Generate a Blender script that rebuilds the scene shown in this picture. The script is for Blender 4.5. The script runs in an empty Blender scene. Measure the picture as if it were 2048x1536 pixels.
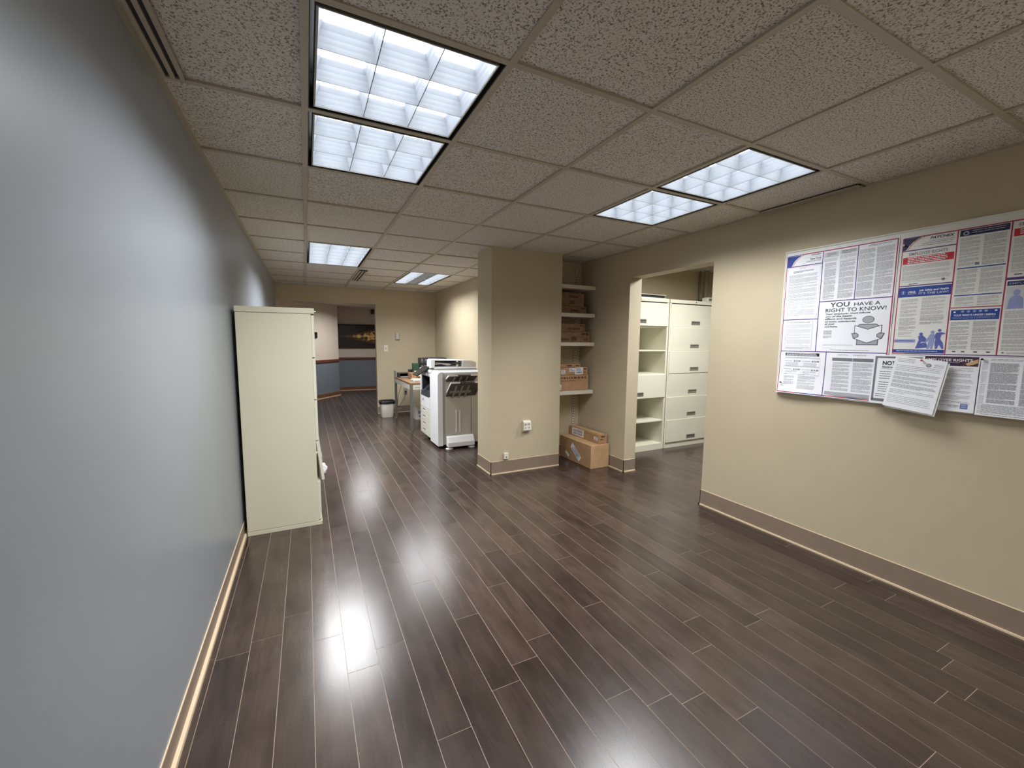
import bpy, math, random
from mathutils import Vector, Matrix, Euler
random.seed(7)
PI = math.pi
scn = bpy.context.scene
COL = scn.collection

# ------------------------------------------------------------------ camera
FPX, YAW, PITCH, ROLL = 827.10, 0.4602, -0.1029, 0.0084
CAM = Vector((0.5862, -1.2977, 1.3379))
cam_data = bpy.data.cameras.new('camera')
cam = bpy.data.objects.new('camera', cam_data)
COL.objects.link(cam)
cy_, sy_, cp_, sp_ = math.cos(YAW), math.sin(YAW), math.cos(PITCH), math.sin(PITCH)
fw = Vector((sy_*cp_, cy_*cp_, sp_)); rt0 = Vector((cy_, -sy_, 0)); up0 = rt0.cross(fw)
rt = rt0*math.cos(ROLL) + up0*math.sin(ROLL)
up = up0*math.cos(ROLL) - rt0*math.sin(ROLL)
m = Matrix((rt, up, -fw)).transposed().to_4x4(); m.translation = CAM
cam.matrix_world = m
cam_data.sensor_fit = 'HORIZONTAL'; cam_data.sensor_width = 36.0
cam_data.lens = FPX/2048*36.0
cam_data.clip_start = 0.02; cam_data.clip_end = 60
scn.camera = cam

# ------------------------------------------------------------------ world, exposure
world = bpy.data.worlds.new('world'); scn.world = world
world.use_nodes = True
world.node_tree.nodes['Background'].inputs[0].default_value = (0.5, 0.5, 0.5, 1)
world.node_tree.nodes['Background'].inputs[1].default_value = 0.0
scn.view_settings.view_transform = 'Standard'
scn.view_settings.look = 'None'
scn.view_settings.gamma = 1.0
scn.view_settings.use_curve_mapping = False
scn.view_settings.exposure = 0.0

LAMP_RADIANCE = 55.0      # W per m2 of louvre mouth, scaled below
LAMP_SPREAD = math.radians(142)
LAMP_COLOR = (0.97, 0.985, 1.0)
PANEL_STRENGTH = 4.2

# ------------------------------------------------------------------ room measures (metres)
XL, XR, H = 0.155, 3.48, 2.233
YB = 6.50                  # far wall
YF = -2.6                  # wall behind the camera
GX = [0.155, 0.615, 1.219, 1.83, 2.432, 3.037, 3.48]
GY = [-2.6, -2.44, -1.83, -1.215, -0.605, 0.0, 0.603, 1.208, 1.821, 2.438, 3.055, 3.663, 4.275, 4.885, 5.495, 6.10, 6.50]

# ------------------------------------------------------------------ materials
def new_mat(name):
    mt = bpy.data.materials.new(name); mt.use_nodes = True
    nt = mt.node_tree; bs = nt.nodes['Principled BSDF']
    return mt, nt, bs
def s2l(c):
    return tuple(((x/255)/12.92 if x/255 <= 0.04045 else ((x/255+0.055)/1.055)**2.4) for x in c)
def mat(name, rgb, rough=0.6, metal=0.0, var=0.05, scale=30.0, bump=0.0, bscale=200.0, spec=0.5, stretch=None):
    """rgb is linear; soft noise variation and an optional bump"""
    mt, nt, bs = new_mat(name)
    N, L = nt.nodes, nt.links
    bs.inputs['Roughness'].default_value = rough
    bs.inputs['Metallic'].default_value = metal
    bs.inputs['Specular IOR Level'].default_value = spec
    tc = N.new('ShaderNodeTexCoord')
    mp = N.new('ShaderNodeMapping'); L.new(tc.outputs['Object'], mp.inputs[0])
    if stretch: mp.inputs['Scale'].default_value = stretch
    no = N.new('ShaderNodeTexNoise'); no.inputs['Scale'].default_value = scale
    no.inputs['Detail'].default_value = 3
    L.new(mp.outputs[0], no.inputs['Vector'])
    mr = N.new('ShaderNodeMapRange')
    mr.inputs['From Min'].default_value = 0.3; mr.inputs['From Max'].default_value = 0.7
    mr.inputs['To Min'].default_value = 1-var; mr.inputs['To Max'].default_value = 1+var
    L.new(no.outputs['Fac'], mr.inputs['Value'])
    hs = N.new('ShaderNodeVectorMath'); hs.operation = 'SCALE'
    hs.inputs[0].default_value = rgb
    L.new(mr.outputs[0], hs.inputs['Scale'])
    L.new(hs.outputs[0], bs.inputs['Base Color'])
    if bump > 0:
        n2 = N.new('ShaderNodeTexNoise'); n2.inputs['Scale'].default_value = bscale
        n2.inputs['Detail'].default_value = 2
        L.new(mp.outputs[0], n2.inputs['Vector'])
        b = N.new('ShaderNodeBump'); b.inputs['Strength'].default_value = bump
        b.inputs['Distance'].default_value = 0.002
        L.new(n2.outputs['Fac'], b.inputs['Height']); L.new(b.outputs[0], bs.inputs['Normal'])
    return mt
def emis(name, rgb, s):
    mt, nt, bs = new_mat(name)
    bs.inputs['Base Color'].default_value = (*rgb, 1)
    bs.inputs['Emission Color'].default_value = (*rgb, 1)
    bs.inputs['Emission Strength'].default_value = s
    bs.inputs['Roughness'].default_value = 0.5
    return mt

def tile_mat():
    mt, nt, bs = new_mat('acoustic_tile')
    N, L = nt.nodes, nt.links
    bs.inputs['Roughness'].default_value = 0.95
    bs.inputs['Specular IOR Level'].default_value = 0.1
    tc = N.new('ShaderNodeTexCoord')
    no = N.new('ShaderNodeTexNoise'); no.inputs['Scale'].default_value = 150; no.inputs['Detail'].default_value = 3
    no.inputs['Roughness'].default_value = 0.65
    L.new(tc.outputs['Object'], no.inputs['Vector'])
    cr = N.new('ShaderNodeValToRGB')
    e = cr.color_ramp.elements
    e[0].position = 0.37; e[0].color = (0.20, 0.165, 0.13, 1)
    e[1].position = 0.49; e[1].color = (0.74, 0.70, 0.63, 1)
    L.new(no.outputs['Fac'], cr.inputs[0])
    n3 = N.new('ShaderNodeTexNoise'); n3.inputs['Scale'].default_value = 3.0
    L.new(tc.outputs['Object'], n3.inputs['Vector'])
    mx = N.new('ShaderNodeMix'); mx.data_type = 'RGBA'; mx.blend_type = 'MULTIPLY'
    mx.inputs[0].default_value = 0.25
    L.new(cr.outputs[0], mx.inputs[6]); L.new(n3.outputs['Color'], mx.inputs[7])
    L.new(cr.outputs[0], bs.inputs['Base Color'])
    b = N.new('ShaderNodeBump'); b.inputs['Strength'].default_value = 0.55; b.inputs['Distance'].default_value = 0.003
    L.new(no.outputs['Fac'], b.inputs['Height']); L.new(b.outputs[0], bs.inputs['Normal'])
    return mt

def floor_mat():
    mt, nt, bs = new_mat('dark_laminate_planks')
    N, L = nt.nodes, nt.links
    tc = N.new('ShaderNodeTexCoord')
    at = N.new('ShaderNodeAttribute'); at.attribute_name = 'plank'
    sep = N.new('ShaderNodeSeparateColor'); L.new(at.outputs['Color'], sep.inputs[0])
    off = N.new('ShaderNodeCombineXYZ')
    L.new(sep.outputs[0], off.inputs[0]); L.new(sep.outputs[1], off.inputs[1])
    sc = N.new('ShaderNodeVectorMath'); sc.operation = 'SCALE'; sc.inputs['Scale'].default_value = 40
    L.new(off.outputs[0], sc.inputs[0])
    ad = N.new('ShaderNodeVectorMath'); ad.operation = 'ADD'
    L.new(tc.outputs['Object'], ad.inputs[0]); L.new(sc.outputs[0], ad.inputs[1])
    mp = N.new('ShaderNodeMapping'); mp.inputs['Scale'].default_value = (26, 2.6, 26)
    L.new(ad.outputs[0], mp.inputs[0])
    g = N.new('ShaderNodeTexNoise'); g.inputs['Scale'].default_value = 1.0; g.inputs['Detail'].default_value = 6
    g.inputs['Roughness'].default_value = 0.7; g.inputs['Distortion'].default_value = 0.9
    L.new(mp.outputs[0], g.inputs['Vector'])
    mp2 = N.new('ShaderNodeMapping'); mp2.inputs['Scale'].default_value = (9, 4.5, 9)
    L.new(ad.outputs[0], mp2.inputs[0])
    g2 = N.new('ShaderNodeTexNoise'); g2.inputs['Scale'].default_value = 1.0; g2.inputs['Detail'].default_value = 5
    L.new(mp2.outputs[0], g2.inputs['Vector'])
    ma = N.new('ShaderNodeMath'); ma.operation = 'ADD'
    L.new(g.outputs['Fac'], ma.inputs[0]); L.new(g2.outputs['Fac'], ma.inputs[1])
    mb = N.new('ShaderNodeMath'); mb.operation = 'MULTIPLY'; mb.inputs[1].default_value = 0.5
    L.new(ma.outputs[0], mb.inputs[0])
    cr = N.new('ShaderNodeValToRGB'); e = cr.color_ramp.elements
    e[0].position = 0.36; e[0].color = (0.030, 0.0185, 0.0145, 1)
    e[1].position = 0.66; e[1].color = (0.070, 0.045, 0.036, 1)
    L.new(mb.outputs[0], cr.inputs[0])
    mr = N.new('ShaderNodeMapRange'); mr.inputs['To Min'].default_value = 0.72; mr.inputs['To Max'].default_value = 1.22
    L.new(sep.outputs[2], mr.inputs['Value'])
    vm = N.new('ShaderNodeVectorMath'); vm.operation = 'SCALE'
    L.new(cr.outputs[0], vm.inputs[0]); L.new(mr.outputs[0], vm.inputs['Scale'])
    L.new(vm.outputs[0], bs.inputs['Base Color'])
    rr = N.new('ShaderNodeMapRange'); rr.inputs['From Min'].default_value = 0.35; rr.inputs['From Max'].default_value = 0.65
    rr.inputs['To Min'].default_value = 0.225; rr.inputs['To Max'].default_value = 0.245
    L.new(g2.outputs['Fac'], rr.inputs['Value']); L.new(rr.outputs[0], bs.inputs['Roughness'])
    bs.inputs['Specular IOR Level'].default_value = 0.75
    b = N.new('ShaderNodeBump'); b.inputs['Strength'].default_value = 0.012; b.inputs['Distance'].default_value = 0.001
    L.new(g.outputs['Fac'], b.inputs['Height']); L.new(b.outputs[0], bs.inputs['Normal'])
    return mt

def picture_mat():
    """night view: dark sky and water, a lit golden quay running to the left with its reflection"""
    mt, nt, bs = new_mat('night_picture_print')
    N, L = nt.nodes, nt.links
    bs.inputs['Roughness'].default_value = 0.25
    tc = N.new('ShaderNodeTexCoord')
    sp = N.new('ShaderNodeSeparateXYZ'); L.new(tc.outputs['Object'], sp.inputs[0])
    # object x: 0 left .. 0.93 right ; z 0 bottom .. 0.62 top
    def math_(op, a=None, b=None, av=0, bv=0):
        n = N.new('ShaderNodeMath'); n.operation = op
        if a is not None: L.new(a, n.inputs[0])
        else: n.inputs[0].default_value = av
        if b is not None: L.new(b, n.inputs[1])
        else: n.inputs[1].default_value = bv
        return n.outputs[0]
    x = sp.outputs[0]; z = sp.outputs[2]
    dz = math_('ABSOLUTE', math_('SUBTRACT', z, None, bv=0.315))
    wdt = math_('MULTIPLY', math_('MAXIMUM', math_('SUBTRACT', x, None, bv=0.05), None, bv=0.0), None, bv=0.24)
    inside = math_('SUBTRACT', math_('ADD', wdt, None, bv=0.012), dz)
    glow = math_('MULTIPLY', inside, None, bv=9.0)
    glow.node.use_clamp = True
    no = N.new('ShaderNodeTexNoise'); no.inputs['Scale'].default_value = 11; no.inputs['Detail'].default_value = 6
    mp = N.new('ShaderNodeMapping'); mp.inputs['Scale'].default_value = (1, 1, 1.5)
    L.new(tc.outputs['Object'], mp.inputs[0]); L.new(mp.outputs[0], no.inputs['Vector'])
    th = N.new('ShaderNodeMapRange'); th.inputs['From Min'].default_value = 0.34; th.inputs['From Max'].default_value = 0.56
    L.new(no.outputs['Fac'], th.inputs['Value'])
    k = math_('MULTIPLY', glow, th.outputs[0])
    cr = N.new('ShaderNodeValToRGB'); e = cr.color_ramp.elements
    e[0].position = 0.0; e[0].color = (0.022, 0.017, 0.018, 1)
    e[1].position = 0.9; e[1].color = (1.0, 0.62, 0.22, 1)
    q = cr.color_ramp.elements.new(0.45); q.color = (0.16, 0.085, 0.03, 1)
    L.new(k, cr.inputs[0]); L.new(cr.outputs[0], bs.inputs['Base Color'])
    return mt

M = {}
M['blue_wall'] = mat('grey_blue_paint', s2l((146, 152, 159)), 0.33, var=0.02, scale=4, bump=0.06, bscale=260, spec=0.8)
M['tan_wall'] = mat('khaki_tan_paint', s2l((194, 180, 152)), 0.62, var=0.02, scale=4, bump=0.12, bscale=260)
M['white_wall'] = mat('cream_paint', s2l((222, 208, 192)), 0.6, var=0.02, scale=4, bump=0.1, bscale=220)
M['slate_wall'] = mat('slate_blue_paint', s2l((120, 127, 135)), 0.6, var=0.02, scale=4, bump=0.1, bscale=220)
M['baseboard'] = mat('taupe_vinyl_base', s2l((140, 122, 106)), 0.5, var=0.05, scale=12)
M['shoe'] = mat('cream_shoe_strip', s2l((232, 208, 176)), 0.35, var=0.03)
M['rail_wood'] = mat('red_brown_wood_trim', s2l((110, 62, 46)), 0.35, var=0.2, scale=20, stretch=(1, 1, 6))
M['base_wood'] = mat('orange_brown_wood_base', s2l((125, 84, 58)), 0.35, var=0.2, scale=20, stretch=(1, 1, 6))
M['tile'] = tile_mat()
M['tee'] = mat('painted_tee_grid', s2l((182, 172, 152)), 0.5, var=0.03)
M['floor'] = floor_mat()
M['seam'] = mat('plank_seam', s2l((160, 138, 120)), 0.55, var=0.1, scale=5)
M['black'] = mat('black_metal', (0.012, 0.011, 0.010), 0.5, var=0.05)
M['blackp'] = mat('black_plastic', (0.02, 0.02, 0.024), 0.4, var=0.1)
M['darkgrey'] = mat('dark_grey_plastic', (0.06, 0.065, 0.08), 0.45, var=0.1)
M['slot'] = mat('dark_slot', (0.02, 0.016, 0.014), 0.7)
M['ventbar'] = mat('painted_vent_metal', s2l((140, 128, 112)), 0.45, var=0.04)
M['louver'] = mat('louver_metal', (0.62, 0.64, 0.68), 0.35, var=0.03)
M['fixture'] = mat('fixture_edge_metal', (0.35, 0.34, 0.31), 0.4, metal=0.3)
M['panel'] = emis('lit_diffuser', (0.86, 0.93, 1.0), PANEL_STRENGTH)
M['panel_off'] = mat('unlit_diffuser', (0.55, 0.57, 0.6), 0.5)
M['cab'] = mat('putty_cabinet_paint', s2l((220, 215, 190)), 0.5, var=0.02, scale=3, bump=0.05, bscale=400)
M['cabfile'] = mat('ivory_cabinet_paint', s2l((228, 225, 205)), 0.45, var=0.02, scale=3, bump=0.05, bscale=400)
M['cabin'] = mat('grey_cabinet_inside', s2l((150, 158, 158)), 0.5, var=0.04)
M['chrome'] = mat('brushed_steel', (0.55, 0.55, 0.54), 0.3, metal=0.9)
M['card'] = mat('brown_cardboard', s2l((178, 140, 104)), 0.8, var=0.1, scale=14, bump=0.1)
M['card2'] = mat('pale_cardboard', s2l((205, 168, 124)), 0.8, var=0.1, scale=14, bump=0.1)
M['carddk'] = mat('printed_cardboard', s2l((132, 102, 76)), 0.8, var=0.2, scale=20)
M['ink'] = mat('black_ink', (0.012, 0.012, 0.014), 0.6, var=0.0)
M['cardink'] = mat('brown_print', s2l((90, 66, 48)), 0.7, var=0.2, scale=60)
M['shelf'] = mat('off_white_shelf', s2l((214, 206, 190)), 0.5, var=0.03)
M['copier'] = mat('white_plastic', s2l((236, 236, 238)), 0.4, var=0.01)
M['copier2'] = mat('light_grey_plastic', s2l((196, 190, 180)), 0.45, var=0.03)
M['copier3'] = mat('mid_grey_plastic', s2l((150, 144, 134)), 0.45, var=0.08)
M['copier4'] = mat('charcoal_plastic', s2l((74, 70, 68)), 0.4, var=0.15, scale=18)
M['cream'] = mat('cream_plastic', s2l((226, 221, 206)), 0.4, var=0.02)
M['steel'] = mat('grey_painted_steel', s2l((120, 120, 116)), 0.4, metal=0.3, var=0.05)
M['desktop'] = mat('brown_wood_laminate', s2l((132, 102, 78)), 0.4, var=0.15, scale=8, stretch=(6, 1, 1))
M['deskfr'] = mat('pale_grey_apron', s2l((222, 217, 202)), 0.5, var=0.03)
M['liner'] = mat('black_bin_liner', (0.02, 0.018, 0.017), 0.25, var=0.2, bump=0.6, bscale=40)
M['green'] = mat('dark_green_print', s2l((40, 74, 58)), 0.5, var=0.5, scale=40)
M['navy'] = mat('dark_navy_print', s2l((44, 42, 66)), 0.5, var=0.15)
M['paper'] = mat('white_paper', s2l((241, 242, 247)), 0.55, var=0.015, scale=6, bump=0.25, bscale=14)
M['paper2'] = mat('warm_white_paper', s2l((234, 233, 228)), 0.55, var=0.015, scale=6, bump=0.25, bscale=14)
M['text'] = mat('grey_print', s2l((140, 142, 146)), 0.6, var=0.1)
M['text2'] = mat('dark_print', s2l((46, 46, 50)), 0.6, var=0.0)
M['redink'] = mat('red_ink', s2l((196, 34, 46)), 0.5, var=0.03)
M['crimson'] = mat('crimson_border_ink', s2l((170, 42, 72)), 0.5, var=0.03)
M['purple'] = mat('purple_border_ink', s2l((92, 52, 128)), 0.5, var=0.05)
M['blueink'] = mat('royal_blue_ink', s2l((30, 66, 150)), 0.5, var=0.03)
M['navyink'] = mat('navy_ink', s2l((34, 38, 86)), 0.5, var=0.03)
M['pale_blue'] = mat('pale_blue_ink', s2l((150, 160, 206)), 0.5, var=0.05)
M['mid_blue'] = mat('mid_blue_ink', s2l((92, 104, 176)), 0.5, var=0.08)
M['greyink'] = mat('grey_ink', s2l((170, 171, 176)), 0.5, var=0.02)
M['greyink2'] = mat('dark_grey_ink', s2l((118, 119, 122)), 0.5, var=0.02)
M['paleink'] = mat('pale_grey_ink', s2l((206, 206, 210)), 0.5, var=0.02)
M['plum'] = mat('plum_photo_ink', s2l((62, 36, 52)), 0.5, var=0.4, scale=60)
M['board'] = mat('white_board_face', s2l((236, 236, 230)), 0.35, var=0.01)
M['boardfr'] = mat('white_board_frame', s2l((232, 232, 222)), 0.45, var=0.01)
M['redplastic'] = mat('red_plastic', s2l((186, 40, 40)), 0.3)
M['brownbox'] = mat('brown_plastic', s2l((70, 50, 36)), 0.5)
M['glassblk'] = mat('black_glass', (0.01, 0.01, 0.012), 0.08)
M['pipe'] = mat('painted_pipe', s2l((150, 144, 124)), 0.5)
M['picture'] = picture_mat()

# ------------------------------------------------------------------ mesh helpers
LOC = {}
def link(o, parent=None):
    COL.objects.link(o)
    if parent is not None: o.parent = parent
    return o
class MB:
    """collects faces in world coordinates; build() links them as one mesh object"""
    def __init__(s): s.v = []; s.f = []; s.mi = []; s.mats = []; s.smooth = []; s.attr = []
    def _m(s, mt):
        mt = M[mt] if isinstance(mt, str) else mt
        if mt not in s.mats: s.mats.append(mt)
        return s.mats.index(mt)
    def face(s, pts, mt, sm=False, at=None):
        n = len(s.v); s.v += [Vector(p) for p in pts]
        s.f.append(list(range(n, n+len(pts)))); s.mi.append(s._m(mt)); s.smooth.append(sm); s.attr.append(at)
    def faces(s, verts, faces, mt, sm=False):
        n = len(s.v); s.v += [Vector(p) for p in verts]; k = s._m(mt)
        for f in faces:
            s.f.append([n+i for i in f]); s.mi.append(k); s.smooth.append(sm); s.attr.append(None)
    def box(s, x0, x1, y0, y1, z0, z1, mt, M4=None):
        v = [Vector((x, y, z)) for z in (z0, z1) for y in (y0, y1) for x in (x0, x1)]
        if M4 is not None: v = [M4 @ p for p in v]
        s.faces(v, [(0, 2, 3, 1), (4, 5, 7, 6), (0, 1, 5, 4), (2, 6, 7, 3), (0, 4, 6, 2), (1, 3, 7, 5)], mt)
    def prism(s, poly, axis, a0, a1, mt):
        """poly = 2D points in the two other axes (in xyz order), extruded along axis"""
        def P(p, a):
            if axis == 'x': return (a, p[0], p[1])
            if axis == 'y': return (p[0], a, p[1])
            return (p[0], p[1], a)
        n = len(poly)
        v = [P(p, a0) for p in poly] + [P(p, a1) for p in poly]
        fs = [tuple(range(n))[::-1], tuple(range(n, 2*n))] + [(i, (i+1) % n, n+(i+1) % n, n+i) for i in range(n)]
        s.faces(v, fs, mt)
    def tube(s, p0, p1, r0, r1, mt, n=16, caps=True):
        p0 = Vector(p0); p1 = Vector(p1); d = (p1-p0).normalized()
        a = d.orthogonal().normalized(); b = d.cross(a)
        v = []
        for p, r in ((p0, r0), (p1, r1)):
            for i in range(n):
                t = 2*PI*i/n; v.append(p + a*math.cos(t)*r + b*math.sin(t)*r)
        s.faces(v, [(i, (i+1) % n, n+(i+1) % n, n+i) for i in range(n)], mt, True)
        if caps: s.faces(v, [tuple(range(n))[::-1], tuple(range(n, 2*n))], mt)
    def rings(s, rings, mt, cap0=True, cap1=True, sm=True):
        n = len(rings[0]); v = [p for r in rings for p in r]
        fs = []
        for k in range(len(rings)-1):
            for i in range(n):
                fs.append((k*n+i, k*n+(i+1) % n, (k+1)*n+(i+1) % n, (k+1)*n+i))
        s.faces(v, fs, mt, sm)
        if cap0: s.faces(rings[0], [tuple(range(n))[::-1]], mt)
        if cap1: s.faces(rings[-1], [tuple(range(n))], mt)
    def build(s, name, parent=None, bevel=0.0, seg=2, **props):
        if name == 'print' and 1 < len(s.f) <= 6:
            for f, k in zip(s.f, s.mi):
                one = MB(); one.face([s.v[i] for i in f], s.mats[k]); one.build('print', parent)
            return None
        off = LOC.get(parent.name, Vector((0, 0, 0))) if parent is not None else Vector((0, 0, 0))
        org = off
        if parent is None and s.v:
            lo = Vector([min(v[i] for v in s.v) for i in range(3)]); hi = Vector([max(v[i] for v in s.v) for i in range(3)])
            org = Vector(((lo.x+hi.x)/2, (lo.y+hi.y)/2, lo.z)) if props.get('kind') != 'structure' else Vector((0, 0, 0))
        me = bpy.data.meshes.new(name)
        me.from_pydata([v-org for v in s.v], [], s.f)
        for mt in s.mats: me.materials.append(mt)
        for i, p in enumerate(me.polygons):
            p.material_index = s.mi[i]; p.use_smooth = s.smooth[i]
        if any(a is not None for a in s.attr):
            ca = me.color_attributes.new('plank', 'FLOAT_COLOR', 'CORNER')
            for i, p in enumerate(me.polygons):
                c = s.attr[i] or (0, 0, 0)
                for li in p.loop_indices: ca.data[li].color = (*c, 1)
        me.update()
        o = bpy.data.objects.new(name, me); link(o, parent)
        if parent is None: o.location = org; LOC[o.name] = org.copy()
        else: LOC[o.name] = org.copy()
        if bevel > 0:
            # merge coincident verts first so that bevels follow the edges
            bm = o.modifiers.new('bevel', 'BEVEL'); bm.width = bevel; bm.segments = seg
            bm.limit_method = 'ANGLE'; bm.angle_limit = math.radians(40); bm.harden_normals = False
        for k, val in props.items(): o[k] = val
        return o
def empty(name, loc, **props):
    o = bpy.data.objects.new(name, None); o.empty_display_size = 0.05
    o.location = loc; link(o); LOC[o.name] = Vector(loc)
    for k, v in props.items(): o[k] = v
    return o
def bx(name, x0, x1, y0, y1, z0, z1, mt, parent=None, bevel=0.0, **props):
    b = MB(); b.box(x0, x1, y0, y1, z0, z1, mt); return b.build(name, parent, bevel, **props)

# ------------------------------------------------------------------ floor: one setting mesh of planks
def plank_floor(name, x0, x1, y0, y1, holes=()):
    b = MB(); g = 0.0011
    b.box(x0, x1, y0, y1, -0.06, -0.0007, 'seam')
    known = {0: [0.624], 1: [0.368, 1.805], 2: [1.657], 3: [1.137], 4: [0.868], 7: [0.217], 8: [-0.184], 11: [0.748],
             5: [-0.41], 6: [1.32], 9: [0.93], 10: [0.30], 12: [1.04]}
    w = 0.1226; k0 = int(math.floor((x0-0.562)/w))
    k = k0
    while 0.562+k*w < x1:
        a = max(x0, 0.562+k*w); c = min(x1, 0.562+(k+1)*w)
        if c-a > 0.006:
            js = list(known.get(k, [random.uniform(-2.4, -1.4)]))
            js.sort(); lo = js[0]; hi = js[-1]
            while lo > y0+0.25: lo -= random.choice((0.62, 1.2, 1.2, 1.2)); js.append(lo)
            while hi < y1-0.25: hi += random.choice((0.45, 0.85, 1.2, 1.2, 1.2)); js.append(hi)
            js = sorted([j for j in js if y0+0.05 < j < y1-0.05]); js = [y0]+js+[y1]
            for i in range(len(js)-1):
                at = (random.random(), random.random(), random.random())
                b.face([(a+g, js[i]+g, 0), (c-g, js[i]+g, 0), (c-g, js[i+1]-g, 0), (a+g, js[i+1]-g, 0)], 'floor', at=at)
        k += 1
    return b.build(name, kind='structure')
plank_floor('floor', 0.05, 6.3, YF-0.1, 10.6)

# ------------------------------------------------------------------ walls
ZT = 2.42
bx('wall_left', 0.035, XL, YF, YB+0.12, 0, ZT, 'blue_wall', kind='structure')
bx('wall_front', 0.035, 6.3, YF-0.1, YF, 0, ZT, 'tan_wall', kind='structure')
OY0, OY1, OZ = 0.985, 1.925, 1.975
b = MB()
b.box(XR, XR+0.15, YF, OY0, 0, ZT, 'tan_wall')
b.box(XR, XR+0.15, OY1, 2.95, 0, ZT, 'tan_wall')
b.box(XR, XR+0.15, OY0, OY1, OZ, ZT, 'tan_wall')
b.build('wall_right', kind='structure')
bx('wall_column', 2.200, 3.000, 2.415, 2.775, 0, ZT, 'tan_wall', kind='structure')
bx('wall_alcove', 2.999, XR, 2.745, 2.95, 0, ZT, 'tan_wall', kind='structure')
bx('wall_side', 2.80, 2.95, 2.775, YB+0.12, 0, ZT, 'tan_wall', kind='structure')
b = MB()
b.box(1.715, 2.80, YB, YB+0.12, 0, ZT, 'tan_wall')
b.box(XL, 1.715, YB, YB+0.12, 1.975, ZT, 'tan_wall')
b.build('wall_back', kind='structure')
# hallway beyond the far doorway
def two_tone(b, poly, ztop, zr0=0.818, zr1=0.878):
    b.prism(poly, 'z', 0, zr0, 'slate_wall'); b.prism(poly, 'z', zr0, ztop, 'white_wall')
HZ = 2.15
b = MB(); two_tone(b, [(0.035, YB+0.121), (XL, YB+0.121), (XL, 8.2), (0.035, 8.2)], 2.4); b.build('wall_hall_left', kind='structure')
hp = [(0.155, 8.14), (1.272, 9.524), (1.30, 10.44), (0.035, 10.44), (0.035, 8.14)]
b = MB(); two_tone(b, hp, 2.4); b.build('wall_hall_angled', kind='structure')
b = MB(); two_tone(b, [(1.0, 10.44), (3.4, 10.44), (3.4, 10.56), (1.0, 10.56)], 2.4); b.build('wall_hall_back', kind='structure')
b = MB(); two_tone(b, [(3.28, YB+0.121), (3.4, YB+0.121), (3.4, 10.44), (3.28, 10.44)], 2.4); b.build('wall_hall_right', kind='structure')
def ceiling_round_light(b, x0, x1, y0, y1, z, hx0, hx1, hy0, hy1, mt):
    for r in ((x0, hx0, y0, y1), (hx1, x1, y0, y1), (hx0, hx1, y0, hy0), (hx0, hx1, hy1, y1)):
        b.box(r[0], r[1], r[2], r[3], z, z+0.16, mt)
b = MB(); ceiling_round_light(b, 0.035, 3.4, YB+0.12, 10.56, HZ, 1.35, 1.95, 7.9, 8.5, 'white_wall'); b.build('ceiling_hall', kind='structure')
bx('wall_hall_front', 2.95, 3.4, YB, YB+0.12, 0, 2.4, 'tan_wall', kind='structure')
# storage room seen through the opening
SZ = 2.345
bx('wall_storage_back', 3.63, 6.3, 2.95, 3.07, 0, 2.45, 'tan_wall', kind='structure')
bx('wall_storage_right', 6.18, 6.3, YF, 2.95, 0, 2.45, 'tan_wall', kind='structure')

# ------------------------------------------------------------------ trims
def run(b, pts, off, z0, z1, mt, th):
    """strip of thickness th along a polyline, on its right-hand side; off = offset from the wall"""
    for (x0, y0), (x1, y1) in zip(pts[:-1], pts[1:]):
        d = Vector((x1-x0, y1-y0)).normalized(); n = Vector((d.y, -d.x))
        e = d*(off+th)*0.98
        a = Vector((x0, y0))-e*0+n*off; c = Vector((x1, y1))+n*off
        b.prism([(a.x, a.y), (c.x, c.y), (c.x+n.x*th, c.y+n.y*th), (a.x+n.x*th, a.y+n.y*th)], 'z', z0, z1, mt)
def run_out(b, pts, z0, z1, mt, th):
    """strip round outward corners: ends lengthened by th so the mitres close"""
    for i, ((x0, y0), (x1, y1)) in enumerate(zip(pts[:-1], pts[1:])):
        d = Vector((x1-x0, y1-y0)).normalized(); n = Vector((d.y, -d.x))
        a = Vector((x0, y0)) - (d*th if i > 0 else d*0); c = Vector((x1, y1)) + (d*th if i < len(pts)-2 else d*0)
        b.prism([(a.x, a.y), (c.x, c.y), (c.x+n.x*th, c.y+n.y*th), (a.x+n.x*th, a.y+n.y*th)], 'z', z0, z1, mt)
def baseboard(name, pts, h, shoe=0.012, bmat='baseboard', smat='shoe', sh=0.010):
    b = MB(); run_out(b, pts, 0, h, bmat, 0.005); 
    run_out(b, pts, 0, sh, smat, shoe)
    run_out(b, pts, h, h+0.0025, smat, 0.0035)
    return b.build(name, kind='structure')
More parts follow.
